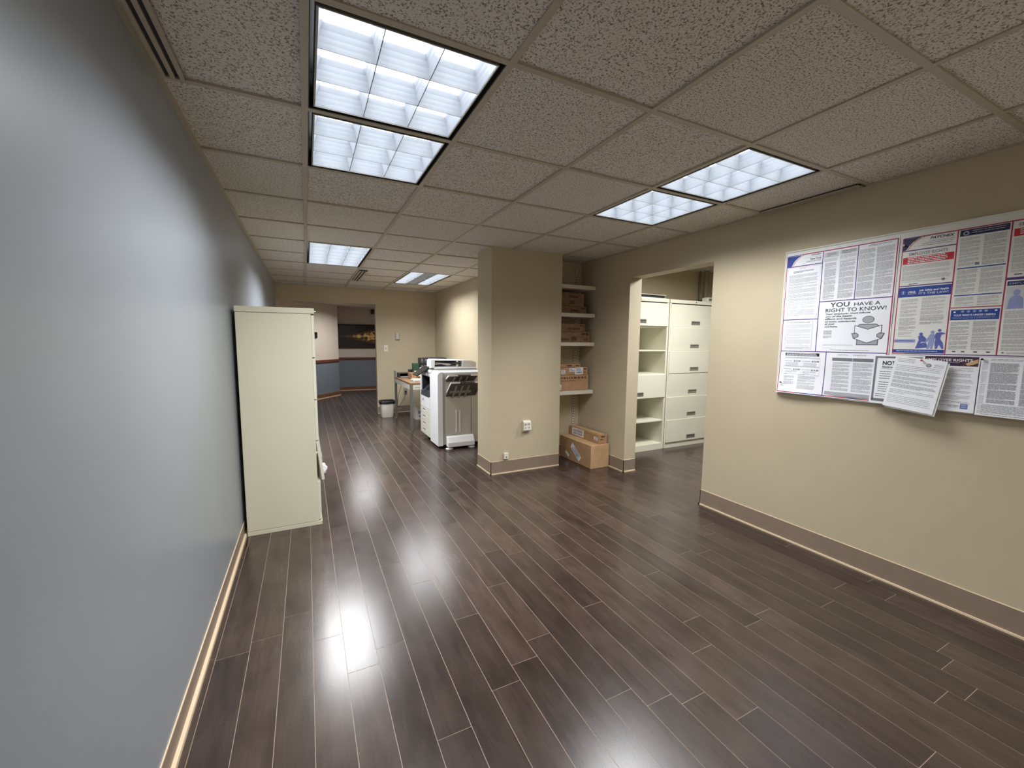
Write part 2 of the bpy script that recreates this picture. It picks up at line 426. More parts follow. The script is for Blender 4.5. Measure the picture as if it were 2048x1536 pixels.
# polylines walk with the wall on their left-hand side
baseboard('baseboard_left', [(XL, YB), (XL, YF)][::-1], 0.088, 0.018, sh=0.017)
baseboard('baseboard_right', [(XR+0.15, OY0), (XR, OY0), (XR, YF)], 0.125)
baseboard('baseboard_recess', [(XR, 2.745), (XR, OY1), (XR+0.15, OY1)], 0.125)
baseboard('baseboard_column', [(2.80, 2.775), (2.200, 2.775), (2.200, 2.415), (3.0, 2.415), (3.0, 2.745)], 0.128)
baseboard('baseboard_alcove', [(3.0, 2.745), (3.48, 2.745)], 0.125)
baseboard('baseboard_side', [(2.80, YB), (2.80, 2.775)], 0.125)
baseboard('baseboard_back', [(1.715, YB), (2.80, YB)], 0.125)
hl = [(XL, YB+0.13), (0.155, 8.14), (1.272, 9.524), (1.30, 10.44), (3.28, 10.44)]
b = MB()
def flip_run(b, pts, z0, z1, mt, th):
    for i, ((x0, y0), (x1, y1)) in enumerate(zip(pts[:-1], pts[1:])):
        d = Vector((x1-x0, y1-y0)).normalized(); n = Vector((d.y, -d.x))
        b.prism([(x0, y0), (x1, y1), (x1+n.x*th, y1+n.y*th), (x0+n.x*th, y0+n.y*th)], 'z', z0, z1, mt)
flip_run(b, hl, 0.818, 0.878, 'rail_wood', 0.022); b.build('trim_1', kind='structure')
b = MB(); flip_run(b, hl, 0.0, 0.095, 'base_wood', 0.014); flip_run(b, hl, 0, 0.014, 'shoe', 0.024); b.build('baseboard_hall', kind='structure')

# ------------------------------------------------------------------ ceiling tiles and tees
LIGHTS = {(1, 1): 'G', (4, 1): 'H', (1, 5): 'A', (1, 6): 'B', (4, 5): 'E', (4, 6): 'F', (1, 10): 'C', (1, 11): 'C', (3, 12): 'D', (3, 13): 'D'}
b = MB()
def cell_ok(x0, x1, y0, y1):
    xm, ym = (x0+x1)/2, (y0+y1)/2
    if ym > 2.745 and xm > 2.80: return False
    return True
rr = random.Random(3)
for i in range(6):
    for j in range(len(GY)-1):
        if (i, j) in LIGHTS: continue
        x0, x1, y0, y1 = GX[i], GX[i+1], GY[j], GY[j+1]
        if not cell_ok(x0, x1, y0, y1): continue
        if y1 > 2.75 and x1 > 2.80: x1 = 2.80
        dz = rr.uniform(0.004, 0.010)
        b.face([(x0, y0, H+dz), (x0, y1, H+dz), (x1, y1, H+dz+rr.uniform(-.001, .001)), (x1, y0, H+dz)], 'tile')
# rest of the alcove strip
b.face([(2.80, 2.438, H+0.006), (2.80, 2.745, H+0.006), (3.48, 2.745, H+0.006), (3.48, 2.438, H+0.006)], 'tile')
b.box(0.035, XR+0.15, YF, YB+0.12, H+0.16, H+0.2, 'tee')
b.build('ceiling', kind='structure')
b = MB(); tw = 0.012
for i in range(1, 6):
    x = GX[i]; yend = YB if x < 2.8 else 2.745
    b.box(x-tw, x+tw, YF, yend, H, H+0.014, 'tee')
for j in range(1, len(GY)-1):
    y = GY[j]; xe = XR if y < 2.75 else 2.80
    cuts = [(GX[1]+tw, GX[2]-tw)] if j == 11 else ([(GX[3]+tw, GX[4]-tw)] if j == 13 else [])
    xa_ = XL
    for c0, c1 in cuts: b.box(xa_, c0, y-tw, y+tw, H+0.0004, H+0.013, 'tee'); xa_ = c1
    b.box(xa_, xe, y-tw, y+tw, H+0.0004, H+0.013, 'tee')
b.box(XL, XL+0.02, YF, YB, H-0.001, H+0.012, 'tee')
b.box(XR-0.02, XR, YF, 2.745, H-0.001, H+0.012, 'tee')
b.box(2.78, 2.80, 2.775, YB, H-0.001, H+0.012, 'tee')
b.box(XL, 2.8, YB-0.02, YB, H-0.0012, H+0.012, 'tee')
b.build('trim_2', kind='structure')
b = MB()
ceiling_round_light(b, 3.63, 6.3, YF, 2.95, SZ+0.01, 4.11, 4.70, 1.0, 1.60, 'tile')
for x in (4.1, 4.71, 5.32, 5.93): b.box(x-tw, x+tw, YF, 2.95, SZ, SZ+0.012, 'tee')
for k in range(10): b.box(3.63, 6.18, 2.62-k*.61-tw, 2.62-k*.61+tw, SZ+0.0004, SZ+0.012, 'tee')
b.build('ceiling_storage', kind='structure')

# ------------------------------------------------------------------ ceiling lights
def light_fixture(x0, x1, y0, y1, nx, ny, label, group=None, off_mid=False, z=H, power=1.0, color=LAMP_COLOR, spread=LAMP_SPREAD):
    x0 += tw; x1 -= tw; y0 += tw; y1 -= tw
    cx, cy = (x0+x1)/2, (y0+y1)/2
    root = empty('ceiling_light', (cx, cy, z), label=label, category='ceiling light')
    if group: root['group'] = group
    d = 0.075; gp = 0.023                # recess depth, dark gap round the louver
    b = MB()                             # housing: black flange gap and box
    zt = z+0.13
    for (a0, a1, c0, c1) in ((x0, x0+0.003, y0, y1), (x1-0.003, x1, y0, y1), (x0, x1, y0, y0+0.003), (x0, x1, y1-0.003, y1)):
        b.box(a0, a1, c0, c1, z+0.004, zt, 'black')
    b.box(x0, x1, y0, y1, zt, zt+0.004, 'black')
    b.build('housing', root)
    xa, xb, ya, yb = x0+gp, x1-gp, y0+gp, y1-gp
    b = MB()
    e = 0.005
    for (a0, a1, c0, c1) in ((xa-e, xa, ya-e, yb+e), (xb, xb+e, ya-e, yb+e), (xa, xb, ya-e, ya), (xa, xb, yb, yb+e)):
        b.box(a0, a1, c0, c1, z+0.003, z+0.012+d, 'fixture')
    b.build('louver_frame', root)
    b = MB()
    zp = z+0.010+d
    if off_mid:
        w = (xb-xa)/3
        b.face([(xa, ya, zp), (xa, yb, zp), (xa+w, yb, zp), (xa+w, ya, zp)], 'panel')
        b.face([(xa+w, ya, zp), (xa+w, yb, zp), (xb-w, yb, zp), (xb-w, ya, zp)], 'panel_off')
        b.face([(xb-w, ya, zp), (xb-w, yb, zp), (xb, yb, zp), (xb, ya, zp)], 'panel')
    else:
        b.face([(xa, ya, zp), (xa, yb, zp), (xb, yb, zp), (xb, ya, zp)], 'panel')
    b.build('diffuser', root)
    b = MB()                              # louver vanes, curved faces that widen upwards
    prof = [(0.0014, 0.0), (0.0026, 0.25), (0.0055, 0.5), (0.011, 0.75), (0.020, 1.0)]
    def vane(horizontal, c, lo, hi, half=0):
        zz = [z+0.005+d*0.92*t for _, t in prof]
        for s in (-1, 1):
            if half and s != half: continue
            for k in range(len(prof)-1):
                a = c+s*prof[k][0]; a2 = c+s*prof[k+1][0]
                if horizontal: pts = [(lo, a, zz[k]), (hi, a, zz[k]), (hi, a2, zz[k+1]), (lo, a2, zz[k+1])]
                else: pts = [(a, lo, zz[k]), (a, hi, zz[k]), (a2, hi, zz[k+1]), (a2, lo, zz[k+1])]
                b.face(pts, 'louver', True)
        w0 = prof[0][0]
        if horizontal: b.face([(lo, c-w0, zz[0]), (hi, c-w0, zz[0]), (hi, c+w0, zz[0]), (lo, c+w0, zz[0])], 'steel')
        else: b.face([(c-w0, lo, zz[0]), (c+w0, lo, zz[0]), (c+w0, hi, zz[0]), (c-w0, hi, zz[0])], 'steel')
    for i in range(nx+1): vane(False, xa+(xb-xa)*i/nx, ya, yb, 1 if i == 0 else (-1 if i == nx else 0))
    for i in range(ny+1): vane(True, ya+(yb-ya)*i/ny, xa, xb, 1 if i == 0 else (-1 if i == ny else 0))
    b.build('louver', root)
    # the fixture's own light leaves the louver mouth as a cut-off beam
    def lamp(lx0, lx1):
        ld = bpy.data.lights.new('lamp', 'AREA'); ld.shape = 'RECTANGLE'
        ld.size = lx1-lx0; ld.size_y = yb-ya
        ld.energy = LAMP_RADIANCE*power*(lx1-lx0)*(yb-ya)
        ld.color = color; ld.spread = spread
        lo = bpy.data.objects.new('lamp', ld); COL.objects.link(lo); lo.parent = root
        lo.location = ((lx0+lx1)/2-cx, 0, 0.0035)
    if off_mid:
        w = (xb-xa)/3; lamp(xa, xa+w); lamp(xb-w, xb)
    else: lamp(xa, xb)
    return root
light_fixture(GX[1], GX[2], 0.0, 0.603, 3, 3, 'largest square louvered ceiling light, nearest, at the top of the photo')
light_fixture(GX[1], GX[2], 0.603, 1.208, 3, 3, 'square louvered ceiling light just behind the largest one, end to end with it', power=1.25)
light_fixture(GX[4], GX[5], 0.0, 0.603, 3, 3, 'square louvered ceiling light above the notice board wall, nearer of its pair', power=0.75)
light_fixture(GX[4], GX[5], 0.603, 1.208, 3, 3, 'square louvered ceiling light on the right, farther of its pair, towards the column', power=1.0)
light_fixture(GX[1], GX[2], GY[10], GY[12], 3, 6, 'long louvered ceiling light with eighteen cells, over the floor beyond the putty cabinet', power=1.6)
light_fixture(GX[3], GX[4], GY[12], GY[14], 3, 6, 'farthest ceiling light, with a dim grey strip between two lit strips', off_mid=True, power=1.55)
light_fixture(4.11, 4.70, 1.0, 1.60, 3, 3, 'square louvered ceiling light of the side storage room', z=SZ, power=3.8, spread=math.radians(172))
light_fixture(1.35, 1.95, 7.9, 8.5, 3, 3, 'square louvered ceiling light in the hallway beyond the doorway', z=HZ, power=1.9, spread=math.radians(160))

light_fixture(GX[1], GX[2], GY[1], GY[2], 3, 3, 'added fill light, unseen behind the camera, built as a louvered fixture by the grey-blue wall', power=0.5)  # added out of view to brighten the near walls and camera-facing sides
light_fixture(GX[4], GX[5], GY[1], GY[2], 3, 3, 'added fill light, unseen behind the camera, built as a louvered fixture by the notice board wall', power=1.1)  # second added fill, out of view, lifts the notice board wall and column

# ------------------------------------------------------------------ ceiling vents
def vent(x0, x1, y0, y1, slots, label):
    root = empty('ceiling_vent', ((x0+x1)/2, (y0+y1)/2, H-0.004), label=label, category='vent')
    b = MB(); b.box(x0, x1, y0, y1, H-0.0015, H-0.0005, 'slot'); b.build('slot_backing', root)
    w = (x1-x0)/(2*slots+1)
    b = MB()
    for k in range(slots+1): b.box(x0+2*k*w, x0+(2*k+1)*w, y0, y1, H-0.009, H-0.001, 'tee')
    for y in (y0, y1-0.008): b.box(x0, x1, y, y+0.008, H-0.0085, H-0.001, 'ventbar')
    b.build('grille_bars', root)
vent(0.177, 0.245, -1.2, 0.583, 2, 'long slot air vent along the grey-blue left wall')
vent(3.405, 3.458, 0.012, 0.590, 2, 'slot air vent in the ceiling along the tan wall above the notice board')
vent(1.238, 1.335, 4.46, 5.48, 2, 'slot air vent in the middle of the far ceiling, between two lights')


# ------------------------------------------------------------------ tall cabinet by the left wall
def tilt(cx, cz, ang):      # rotation about a horizontal y axis through (cx, cz)
    return Matrix.Translation((cx, 0, cz)) @ Matrix.Rotation(ang, 4, 'Y') @ Matrix.Translation((-cx, 0, -cz))
root = empty('storage_cabinet', (0.41, 2.36, 0), label='tall putty-coloured metal cabinet standing against the grey-blue left wall', category='cabinet')
cx0, cx1, cya, cyb, ch = 0.178, 0.640, 1.905, 2.815, 1.552
bx('body', cx0, cx1-0.02, cya, cyb, 0.030, 1.512, 'cab', root, 0.003)
bx('plinth', cx0, cx1+0.002, cya, cyb, 0.0, 0.0285, 'cab', root, 0.002)
bx('top_cap', cx0-0.003, cx1+0.002, cya-0.001, cyb, 1.514, ch, 'cab', root, 0.004)
zs = [0.035, 0.325, 0.620, 0.915, 1.210, 1.508]
for k in range(5):
    b = MB()
    ang = {1: 0.10, 3: 0.0}.get(k, 0.0)
    T = tilt(cx1-0.018, zs[k+1], -ang)
    b.box(cx1-0.0195, cx1-0.001, cya+0.004, cyb-0.02, zs[k]+0.004, zs[k+1]-0.004, 'cabfile', T)
    dd = b.build('door', root, 0.0015)
    b = MB(); b.box(cx1-0.001, cx1+0.004, 2.29, 2.43, zs[k]+0.04, zs[k]+0.075, 'chrome', T); b.build('handle', dd)
b = MB(); b.tube((cx1+0.001, 1.955, 1.532), (cx1+0.013, 1.955, 1.532), 0.009, 0.007, 'chrome', 12); b.build('lock', root)
# crumpled white paper poking out of the cabinet front
b = MB(); rr = random.Random(11)
ringsv = []
for i in range(6):
    t = i/5; r = 0.018*math.sin(PI*(0.12+0.76*t))+0.004
    ringsv.append([Vector((0.668+math.cos(a)*r*rr.uniform(.7, 1.2), 2.06+math.sin(a)*r*1.3*rr.uniform(.7, 1.2), 0.335+0.075*t)) for a in [2*PI*q/9 for q in range(9)]])
b.rings(ringsv, 'paper', sm=False)
b.build('crumpled_paper', label='small crumpled white paper stuck in the front of the putty cabinet', category='paper')

# ------------------------------------------------------------------ file cabinets in the storage room
def file_cabinet(x0, x1, closed, label, ajar=()):
    y0, y1, h = 2.452, 2.925, 1.868
    root = empty('file_cabinet', ((x0+x1)/2, (y0+y1)/2, 0), label=label, category='file cabinet', group='ivory file cabinets in the side room')
    lv = [0.075, 0.372, 0.664, 0.956, 1.246, 1.538, 1.822]
    b = MB(); f = 0.028
    b.box(x0, x0+f, y0, y1, 0, 1.822, 'cabfile'); b.box(x1-f, x1, y0, y1, 0, 1.822, 'cabfile')
    b.box(x0+f, x1-f, y1-0.01, y1, 0, 1.822, 'cabin')
    b.build('carcass', root, 0.003)
    bx('plinth', x0+f, x1-f, y0+0.004, y0+0.03, 0, lv[0]-0.014, 'cabfile', root)
    t = MB(); t.box(x0, x1, y0, y1, 1.824, h, 'cabfile'); top = t.build('top', root, 0.003)
    t = MB(); t.tube(((x0+x1)/2-0.006, y0, 1.848), ((x0+x1)/2-0.006, y0-0.004, 1.848), 0.009, 0.009, 'chrome', 12); t.build('lock', top)
    for k in range(6):
        slot = 6-k                      # numbered from the top
        sh = MB(); sh.box(x0+f, x1-f, y0+0.004, y1-0.012, lv[k]-0.014, lv[k], 'cabfile'); sh.build('shelf', root, 0.001)
        if slot in closed:
            ang = 0.045 if slot in ajar else 0.0
            T = Matrix.Translation((0, y0, lv[k+1])) @ Matrix.Rotation(ang, 4, 'X') @ Matrix.Translation((0, -y0, -lv[k+1]))
            d = MB(); d.box(x0+f*0.55, x1-f*0.55, y0-0.012, y0+0.001, lv[k]-0.002, lv[k+1]-0.011, 'cabfile', T)
            do = d.build('door', root, 0.002)
            xm = (x0+x1)/2
            hb = MB(); hb.box(xm-0.078, xm+0.078, y0-0.016, y0-0.012, lv[k]+0.028, lv[k]+0.074, 'chrome', T)
            hb.box(xm-0.066, xm+0.066, y0-0.0175, y0-0.016, lv[k]+0.052, lv[k]+0.062, 'darkgrey', T)
            hb.build('handle', do)
    return root
file_cabinet(3.675, 4.588, {1, 4}, 'left ivory file cabinet in the side room, four compartments standing open')
file_cabinet(4.602, 5.515, {1, 2, 3, 4, 5, 6}, 'right ivory file cabinet in the side room, all six flip doors closed', ajar={1, 2, 4, 5})
root = empty('binder', (4.2, 2.66, 1.868), label='flat pale binder with dark edge lying on the open file cabinet', category='binder')
bx('cover', 3.98, 4.545, 2.47, 2.76, 1.906, 1.912, 'cabfile', root, 0.001)
bx('pages', 3.99, 4.530, 2.48, 2.75, 1.876, 1.9055, 'blackp', root, 0.001)
bx('back_cover', 3.98, 4.545, 2.47, 2.76, 1.8685, 1.8755, 'cabfile', root, 0.001)
# things on the right-hand file cabinet
b = MB(); rr = random.Random(5)
b.rings([[Vector((5.355+math.cos(a)*r*1.1, 2.62+math.sin(a)*r, z)) for a in [2*PI*q/10 for q in range(10)]] for r, z in ((0.05, 1.869), (0.062, 1.88), (0.045, 1.90), (0.012, 1.912))], 'blackp')
b.build('tape_dispenser', label='small black object lying on the closed file cabinet beside the pipe', category='office item')
root = empty('carton', (5.33, 2.52, 1.868), label='little white carton with a grey label on the closed file cabinet', category='box')
bx('box', 5.262, 5.38, 2.458, 2.54, 1.869, 1.925, 'cream', root, 0.002)
bx('sticker', 5.29, 5.36, 2.4565, 2.4579, 1.88, 1.912, 'greyink2', root)
b = MB(); b.tube((5.72, 2.86, 1.2), (5.72, 2.86, SZ+0.009), 0.032, 0.032, 'pipe', 20)
pp = b.build('pipe', label='vertical painted pipe rising behind the closed file cabinet to the ceiling', category='pipe')
b = MB(); b.tube((5.67, 2.925, 1.2), (5.67, 2.925, SZ+0.009), 0.011, 0.011, 'steel', 12)
b.build('conduit', label='thin dark conduit beside the painted pipe in the side room', category='pipe')

# ------------------------------------------------------------------ alcove shelves and boxes
zt = [0.800, 1.332, 1.646, 1.945]
nm = ['lowest', 'second lowest', 'second highest', 'highest']
for z, n in zip(zt, nm):
    b = MB(); b.box(3.004, 3.462, 2.447, 2.727, z-0.040, z, 'shelf')
    o = b.build('shelf', None, 0.002, label='off-white wall shelf in the alcove, the %s of the four' % n, category='shelf', group='shelves in the alcove')
root = empty('shelf_track', (3.40, 2.735, 0.25), label='slotted metal shelf track upright on the alcove back wall', category='shelf track')
b = MB(); b.box(3.385, 3.412, 2.7285, 2.744, 0.26, 2.15, 'shelf'); o = b.build('rail', root)
b = MB()
for k in range(60): b.box(3.393, 3.404, 2.7275, 2.7287, 0.30+k*0.030, 0.316+k*0.030, 'slot')
b.build('slots', o)

def carton(name, x0, x1, y0, y1, z0, z1, label, mt='card', rot=0.0, marks=(), group=None, face='y', category='box', tape=True):
    root = empty(name, ((x0+x1)/2, (y0+y1)/2, z0), label=label, category=category)
    if group: root['group'] = group
    c = Vector(((x0+x1)/2, (y0+y1)/2, 0)); T = Matrix.Translation(c) @ Matrix.Rotation(rot, 4, 'Z') @ Matrix.Translation(-c)
    b = MB(); b.box(x0, x1, y0, y1, z0, z1, mt, T); b.build('cardboard', root, 0.003)
    if tape:
        b = MB()
        if (y1-y0) > (x1-x0): xm = (x0+x1)/2; b.box(xm-0.022, xm+0.022, y0+0.003, y1-0.003, z1+0.0002, z1+0.0008, 'card2', T)
        else: ym = (y0+y1)/2; b.box(x0+0.003, x1-0.003, ym-0.022, ym+0.022, z1+0.0002, z1+0.0008, 'card2', T)
        b.build('tape', root)
    return root, T
def onface(b, T, face, at, r, mt, lift=0.0006, rot=0.0):
    """rectangle r=(u0,u1,z0,z1) on the -y face (face 'y', u = x) or the -x face (face 'x', u = y)"""
    u0, u1, z0, z1 = r; uc, zc = (u0+u1)/2, (z0+z1)/2
    pts = []
    for u, z in ((u0, z0), (u1, z0), (u1, z1), (u0, z1)):
        du, dz = u-uc, z-zc
        uu = uc+du*math.cos(rot)-dz*math.sin(rot); zz = zc+du*math.sin(rot)+dz*math.cos(rot)
        pts.append(T @ Vector((uu, at-lift, zz)) if face == 'y' else T @ Vector((at-lift, uu, zz)))
    b.face(pts, mt)
def sticker(root, T, face, at, r, rot=0.0, seed=0, bars=True):
    b = MB(); onface(b, T, face, at, r, 'paper', 0.0006, rot)
    u0, u1, z0, z1 = r; q = random.Random(seed); w = u1-u0; h = z1-z0; cu, cz = (u0+u1)/2, (z0+z1)/2
    sgn = 1
    def sub(a0, a1, b0, b1, mt):
        # sub rectangle in label fractions, rotated about the label centre
        rr = (u0+a0*w, u0+a1*w, z0+b0*h, z0+b1*h); c0, c1 = (rr[0]+rr[1])/2-cu, (rr[2]+rr[3])/2-cz
        nu = cu+c0*math.cos(rot)-c1*math.sin(rot); nz = cz+c0*math.sin(rot)+c1*math.cos(rot)
        hw, hh = (rr[1]-rr[0])/2, (rr[3]-rr[2])/2
        onface(b, T, face, at, (nu-hw, nu+hw, nz-hh, nz+hh), mt, 0.0010, rot)
    if bars:
        a = 0.12
        while a < 0.86:
            d = q.uniform(0.015, 0.05); sub(a, a+d, 0.14, 0.42, 'ink'); a += d+q.uniform(0.015, 0.04)
        for k in range(3): sub(0.10, q.uniform(0.5, 0.9), 0.54+k*0.13, 0.60+k*0.13, 'text2')
    b.build('shipping_label', root)
yb_ = 2.50
AG = 'toner boxes on the alcove shelves'
# highest loaded shelf (z 1.646): two
r, T = carton('cardboard_box', 3.02, 3.382, yb_, 2.72, 1.647, 1.722, 'flat brown toner box at the bottom of the stack on the second highest shelf', 'carddk', group=AG)
b = MB(); onface(b, T, 'y', yb_, (3.17, 3.28, 1.665, 1.690), 'cardink'); onface(b, T, 'y', yb_, (3.31, 3.36, 1.695, 1.710), 'cardink'); b.build('print', r)
r, T = carton('cardboard_box', 3.02, 3.348, yb_, 2.72, 1.724, 1.862, 'dark brown toner box on top of the stack on the second highest shelf', 'carddk', group=AG)
b = MB(); onface(b, T, 'y', yb_, (3.14, 3.27, 1.815, 1.835), 'cardink'); onface(b, T, 'y', yb_, (3.16, 3.22, 1.745, 1.785), 'cardink'); b.build('print', r)
# shelf z 1.332
r, T = carton('cardboard_box', 3.02, 3.436, yb_, 2.72, 1.333, 1.449, 'wide brown toner box with small print, bottom of the stack on the second lowest shelf', 'carddk', group=AG)
b = MB(); onface(b, T, 'y', yb_, (3.06, 3.16, 1.350, 1.375), 'cardink'); onface(b, T, 'y', yb_, (3.19, 3.26, 1.350, 1.395), 'cardink')
onface(b, T, 'y', yb_, (3.33, 3.38, 1.418, 1.430), 'ink'); onface(b, T, 'y', yb_, (3.388, 3.41, 1.412, 1.434), 'ink'); onface(b, T, 'y', yb_, (3.35, 3.41, 1.352, 1.366), 'cardink'); b.build('print', r)
r, T = carton('cardboard_box', 3.02, 3.372, yb_, 2.72, 1.451, 1.535, 'flat brown toner box, top of the stack on the second lowest shelf', 'carddk', group=AG)
b = MB(); onface(b, T, 'y', yb_, (3.14, 3.30, 1.470, 1.490), 'cardink'); onface(b, T, 'y', yb_, (3.29, 3.35, 1.508, 1.520), 'cardink'); b.build('print', r)
# lowest shelf: three
r, T = carton('cardboard_box', 3.02, 3.434, yb_, 2.72, 0.801, 0.972, 'largest brown box on the lowest shelf, with a printed band along its top', 'card', group=AG)
b = MB()
q = random.Random(4); u = 3.04
while u < 3.40:
    d = q.uniform(0.012, 0.04); onface(b, T, 'y', yb_, (u, min(u+d, 3.415), 0.930, 0.950), 'cardink'); u += d+0.014
onface(b, T, 'y', yb_, (3.06, 3.26, 0.905, 0.911), 'cardink')
b.build('print', r); sticker(r, T, 'y', yb_, (3.03, 3.072, 0.815, 0.87), seed=2)
r, T = carton('cardboard_box', 3.03, 3.420, yb_, 2.72, 0.974, 1.057, 'brown box with three white stickers, middle of the stack on the lowest shelf', 'card', group=AG)
sticker(r, T, 'y', yb_, (3.250, 3.355, 0.978, 1.054), seed=3); sticker(r, T, 'y', yb_, (3.172, 3.242, 1.006, 1.048), seed=5)
sticker(r, T, 'y', yb_, (3.068, 3.120, 0.985, 1.030), seed=6)
b = MB(); onface(b, T, 'y', yb_, (3.365, 3.405, 1.030, 1.040), 'ink'); onface(b, T, 'y', yb_, (3.365, 3.40, 0.995, 1.003), 'cardink'); b.build('print', r)
r, T = carton('cardboard_box', 3.02, 3.328, yb_+0.01, 2.72, 1.059, 1.094, 'thin brown box on top of the stack on the lowest shelf', 'card', group=AG)
b = MB(); onface(b, T, 'y', yb_+0.01, (3.15, 3.21, 1.068, 1.084), 'cardink'); onface(b, T, 'y', yb_+0.01, (3.26, 3.31, 1.070, 1.080), 'cardink'); b.build('print', r)
# boxes on the floor
r, T = carton('cardboard_box', 3.226, 3.462, 2.140, 2.728, 0.0, 0.250, 'large long brown cardboard box on the floor in front of the alcove', 'card2')
for n_ in r.children:
    if n_.name.startswith('tape'): bpy.data.objects.remove(n_)
b = MB(); b.box(3.2235, 3.226, 2.145, 2.72, 0.003, 0.247, 'card'); b.build('side_flap', r)
sticker(r, T, 'x', 3.2235, (2.31, 2.52, 0.085, 0.155), rot=math.radians(38), seed=8)
sticker(r, T, 'x', 3.2235, (2.54, 2.62, 0.045, 0.08), rot=math.radians(30), seed=9, bars=False)
r, T = carton('cardboard_box', 3.345, 3.452, 2.165, 2.725, 0.2515, 0.352, 'narrow long cardboard box lying on top of the large floor box', 'card', rot=math.radians(-0.6))
sticker(r, T, 'x', 3.345, (2.44, 2.67, 0.262, 0.345), seed=12); sticker(r, T, 'x', 3.345, (2.185, 2.25, 0.285, 0.320), seed=13)
b = MB(); onface(b, T, 'y', 2.165, (3.375, 3.425, 0.322, 0.336), 'cardink'); onface(b, T, 'y', 2.165, (3.36, 3.40, 0.295, 0.305), 'cardink'); b.build('print', r)

# ------------------------------------------------------------------ column outlets
root = empty('power_outlet', (2.59, 2.41, 0.415), label='cream multi-socket power outlet box halfway up the tan column', category='power outlet')
b = MB(); b.prism([(2.4149, 0.410), (2.372, 0.425), (2.366, 0.435), (2.378, 0.515), (2.396, 0.528), (2.4149, 0.528)], 'x', 2.545, 2.632, 'cream'); b.build('housing', root, 0.003)
for i in range(2):
    for k in range(2):
        b = MB(); xx = 2.558+i*0.038; zz = 0.45+k*0.038
        b.box(xx-0.006, xx+0.020, 2.3700-k*0.0005, 2.3755, zz-0.008, zz+0.020, 'cream')
        for dx in (0, 0.011): b.box(xx+dx, xx+dx+0.003, 2.3660, 2.3725, zz, zz+0.012, 'ink')
        b.build('socket', root)
root = empty('wall_jack', (2.36, 2.41, 0.15), label='small cream wall jack just above the column baseboard', category='wall jack')
bx('housing', 2.333, 2.383, 2.390, 2.4149, 0.150, 0.212, 'cream', root, 0.003)
bx('port', 2.352, 2.364, 2.3893, 2.3899, 0.165, 0.175, 'ink', root)

# ------------------------------------------------------------------ far wall fittings
root = empty('light_switch', (1.88, YB-0.004, 1.125), label='cream light switch on the far wall beside the doorway', category='light switch')
bx('plate', 1.843, 1.915, YB-0.007, YB-0.0002, 1.128, 1.25, 'cream', root, 0.002)
bx('toggle', 1.873, 1.885, YB-0.018, YB-0.007, 1.178, 1.20, 'copier3', root, 0.001)
root = empty('thermostat', (2.09, YB-0.01, 1.36), label='narrow grey thermostat on the far wall above the desk', category='thermostat')
bx('housing', 2.058, 2.132, YB-0.035, YB-0.0002, 1.357, 1.470, 'copier2', root, 0.003)
bx('side_grille', 2.112, 2.128, YB-0.0358, YB-0.0351, 1.363, 1.464, 'copier3', root)

# hallway things
import_dir = Vector((1.272-0.155, 9.524-8.14, 0)).normalized(); nrm = Vector((import_dir.y, -import_dir.x, 0))
def seg(t, off, z): p = Vector((0.155, 8.14, 0)) + import_dir*t + nrm*off; p.z = z; return p
def segbox(b, t0, t1, o0, o1, z0, z1, mt):
    v = [seg(t, o, z) for z in (z0, z1) for o in (o0, o1) for t in (t0, t1)]
    b.faces(v, [(0, 2, 3, 1), (4, 5, 7, 6), (0, 1, 5, 4), (2, 6, 7, 3), (0, 4, 6, 2), (1, 3, 7, 5)], mt)
b = MB(); segbox(b, 0.945, 1.008, 0.0005, 0.03, 1.372, 1.505, 'glassblk')
b.build('intercom', None, 0.003, label='small black wall device on the cream hallway wall beyond the cabinet', category='wall device')
root = empty('framed_picture', (1.345, 10.41, 1.115), label='dark framed night picture with golden lights on the hallway wall', category='picture')
b = MB()
for r in ((0, 0.93, 0, 0.022), (0, 0.93, 0.613, 0.635), (0, 0.018, 0, 0.635), (0.912, 0.93, 0, 0.635)):
    b.box(1.335+r[0], 1.335+r[1], 10.405, 10.4395, 1.115+r[2], 1.115+r[3], 'black')
b.build('frame', root, 0.002)
LOC_keep = root
pm = bpy.data.meshes.new('print')
pm.from_pydata([(0.018, 0, 0.022), (0.912, 0, 0.022), (0.912, 0, 0.613), (0.018, 0, 0.613)], [], [(0, 1, 2, 3)])
pm.materials.append(M['picture'])
po = bpy.data.objects.new('print', pm); link(po, root); po.location = (-0.01, 0.010, 0)
root = empty('wall_speaker', (2.22, 10.36, 2.02), label='small brown box high on the hallway wall at the doorway edge', category='speaker')
bx('housing', 2.155, 2.30, 10.30, 10.4395, 2.03, 2.15, 'brownbox', root, 0.004)
bx('bracket', 2.21, 2.25, 10.34, 10.42, 2.0, 2.0299, 'chrome', root)

# ------------------------------------------------------------------ copier
CX, CY0, CY1 = 2.000, 3.585, 4.465
root = empty('photocopier', (2.32, 4.02, 0), label='white office photocopier standing between the desk and the tan column', category='photocopier')
b = MB()
b.box(CX+0.02, 2.66, CY0+0.06, CY1, 0.055, 0.60, 'copier2')          # lower body
b.box(CX+0.26, 2.66, CY0+0.06, CY1, 0.60, 0.87, 'copier2')           # behind the output bay
b.box(CX+0.02, CX+0.26, CY0+0.06, 3.985, 0.60, 0.87, 'copier2')
b.box(CX+0.02, CX+0.26, CY1-0.045, CY1, 0.60, 0.87, 'copier2')
b.box(CX+0.02, 2.66, CY0+0.06, CY1, 0.87, 0.925, 'copier')
b.build('body', root, 0.006)
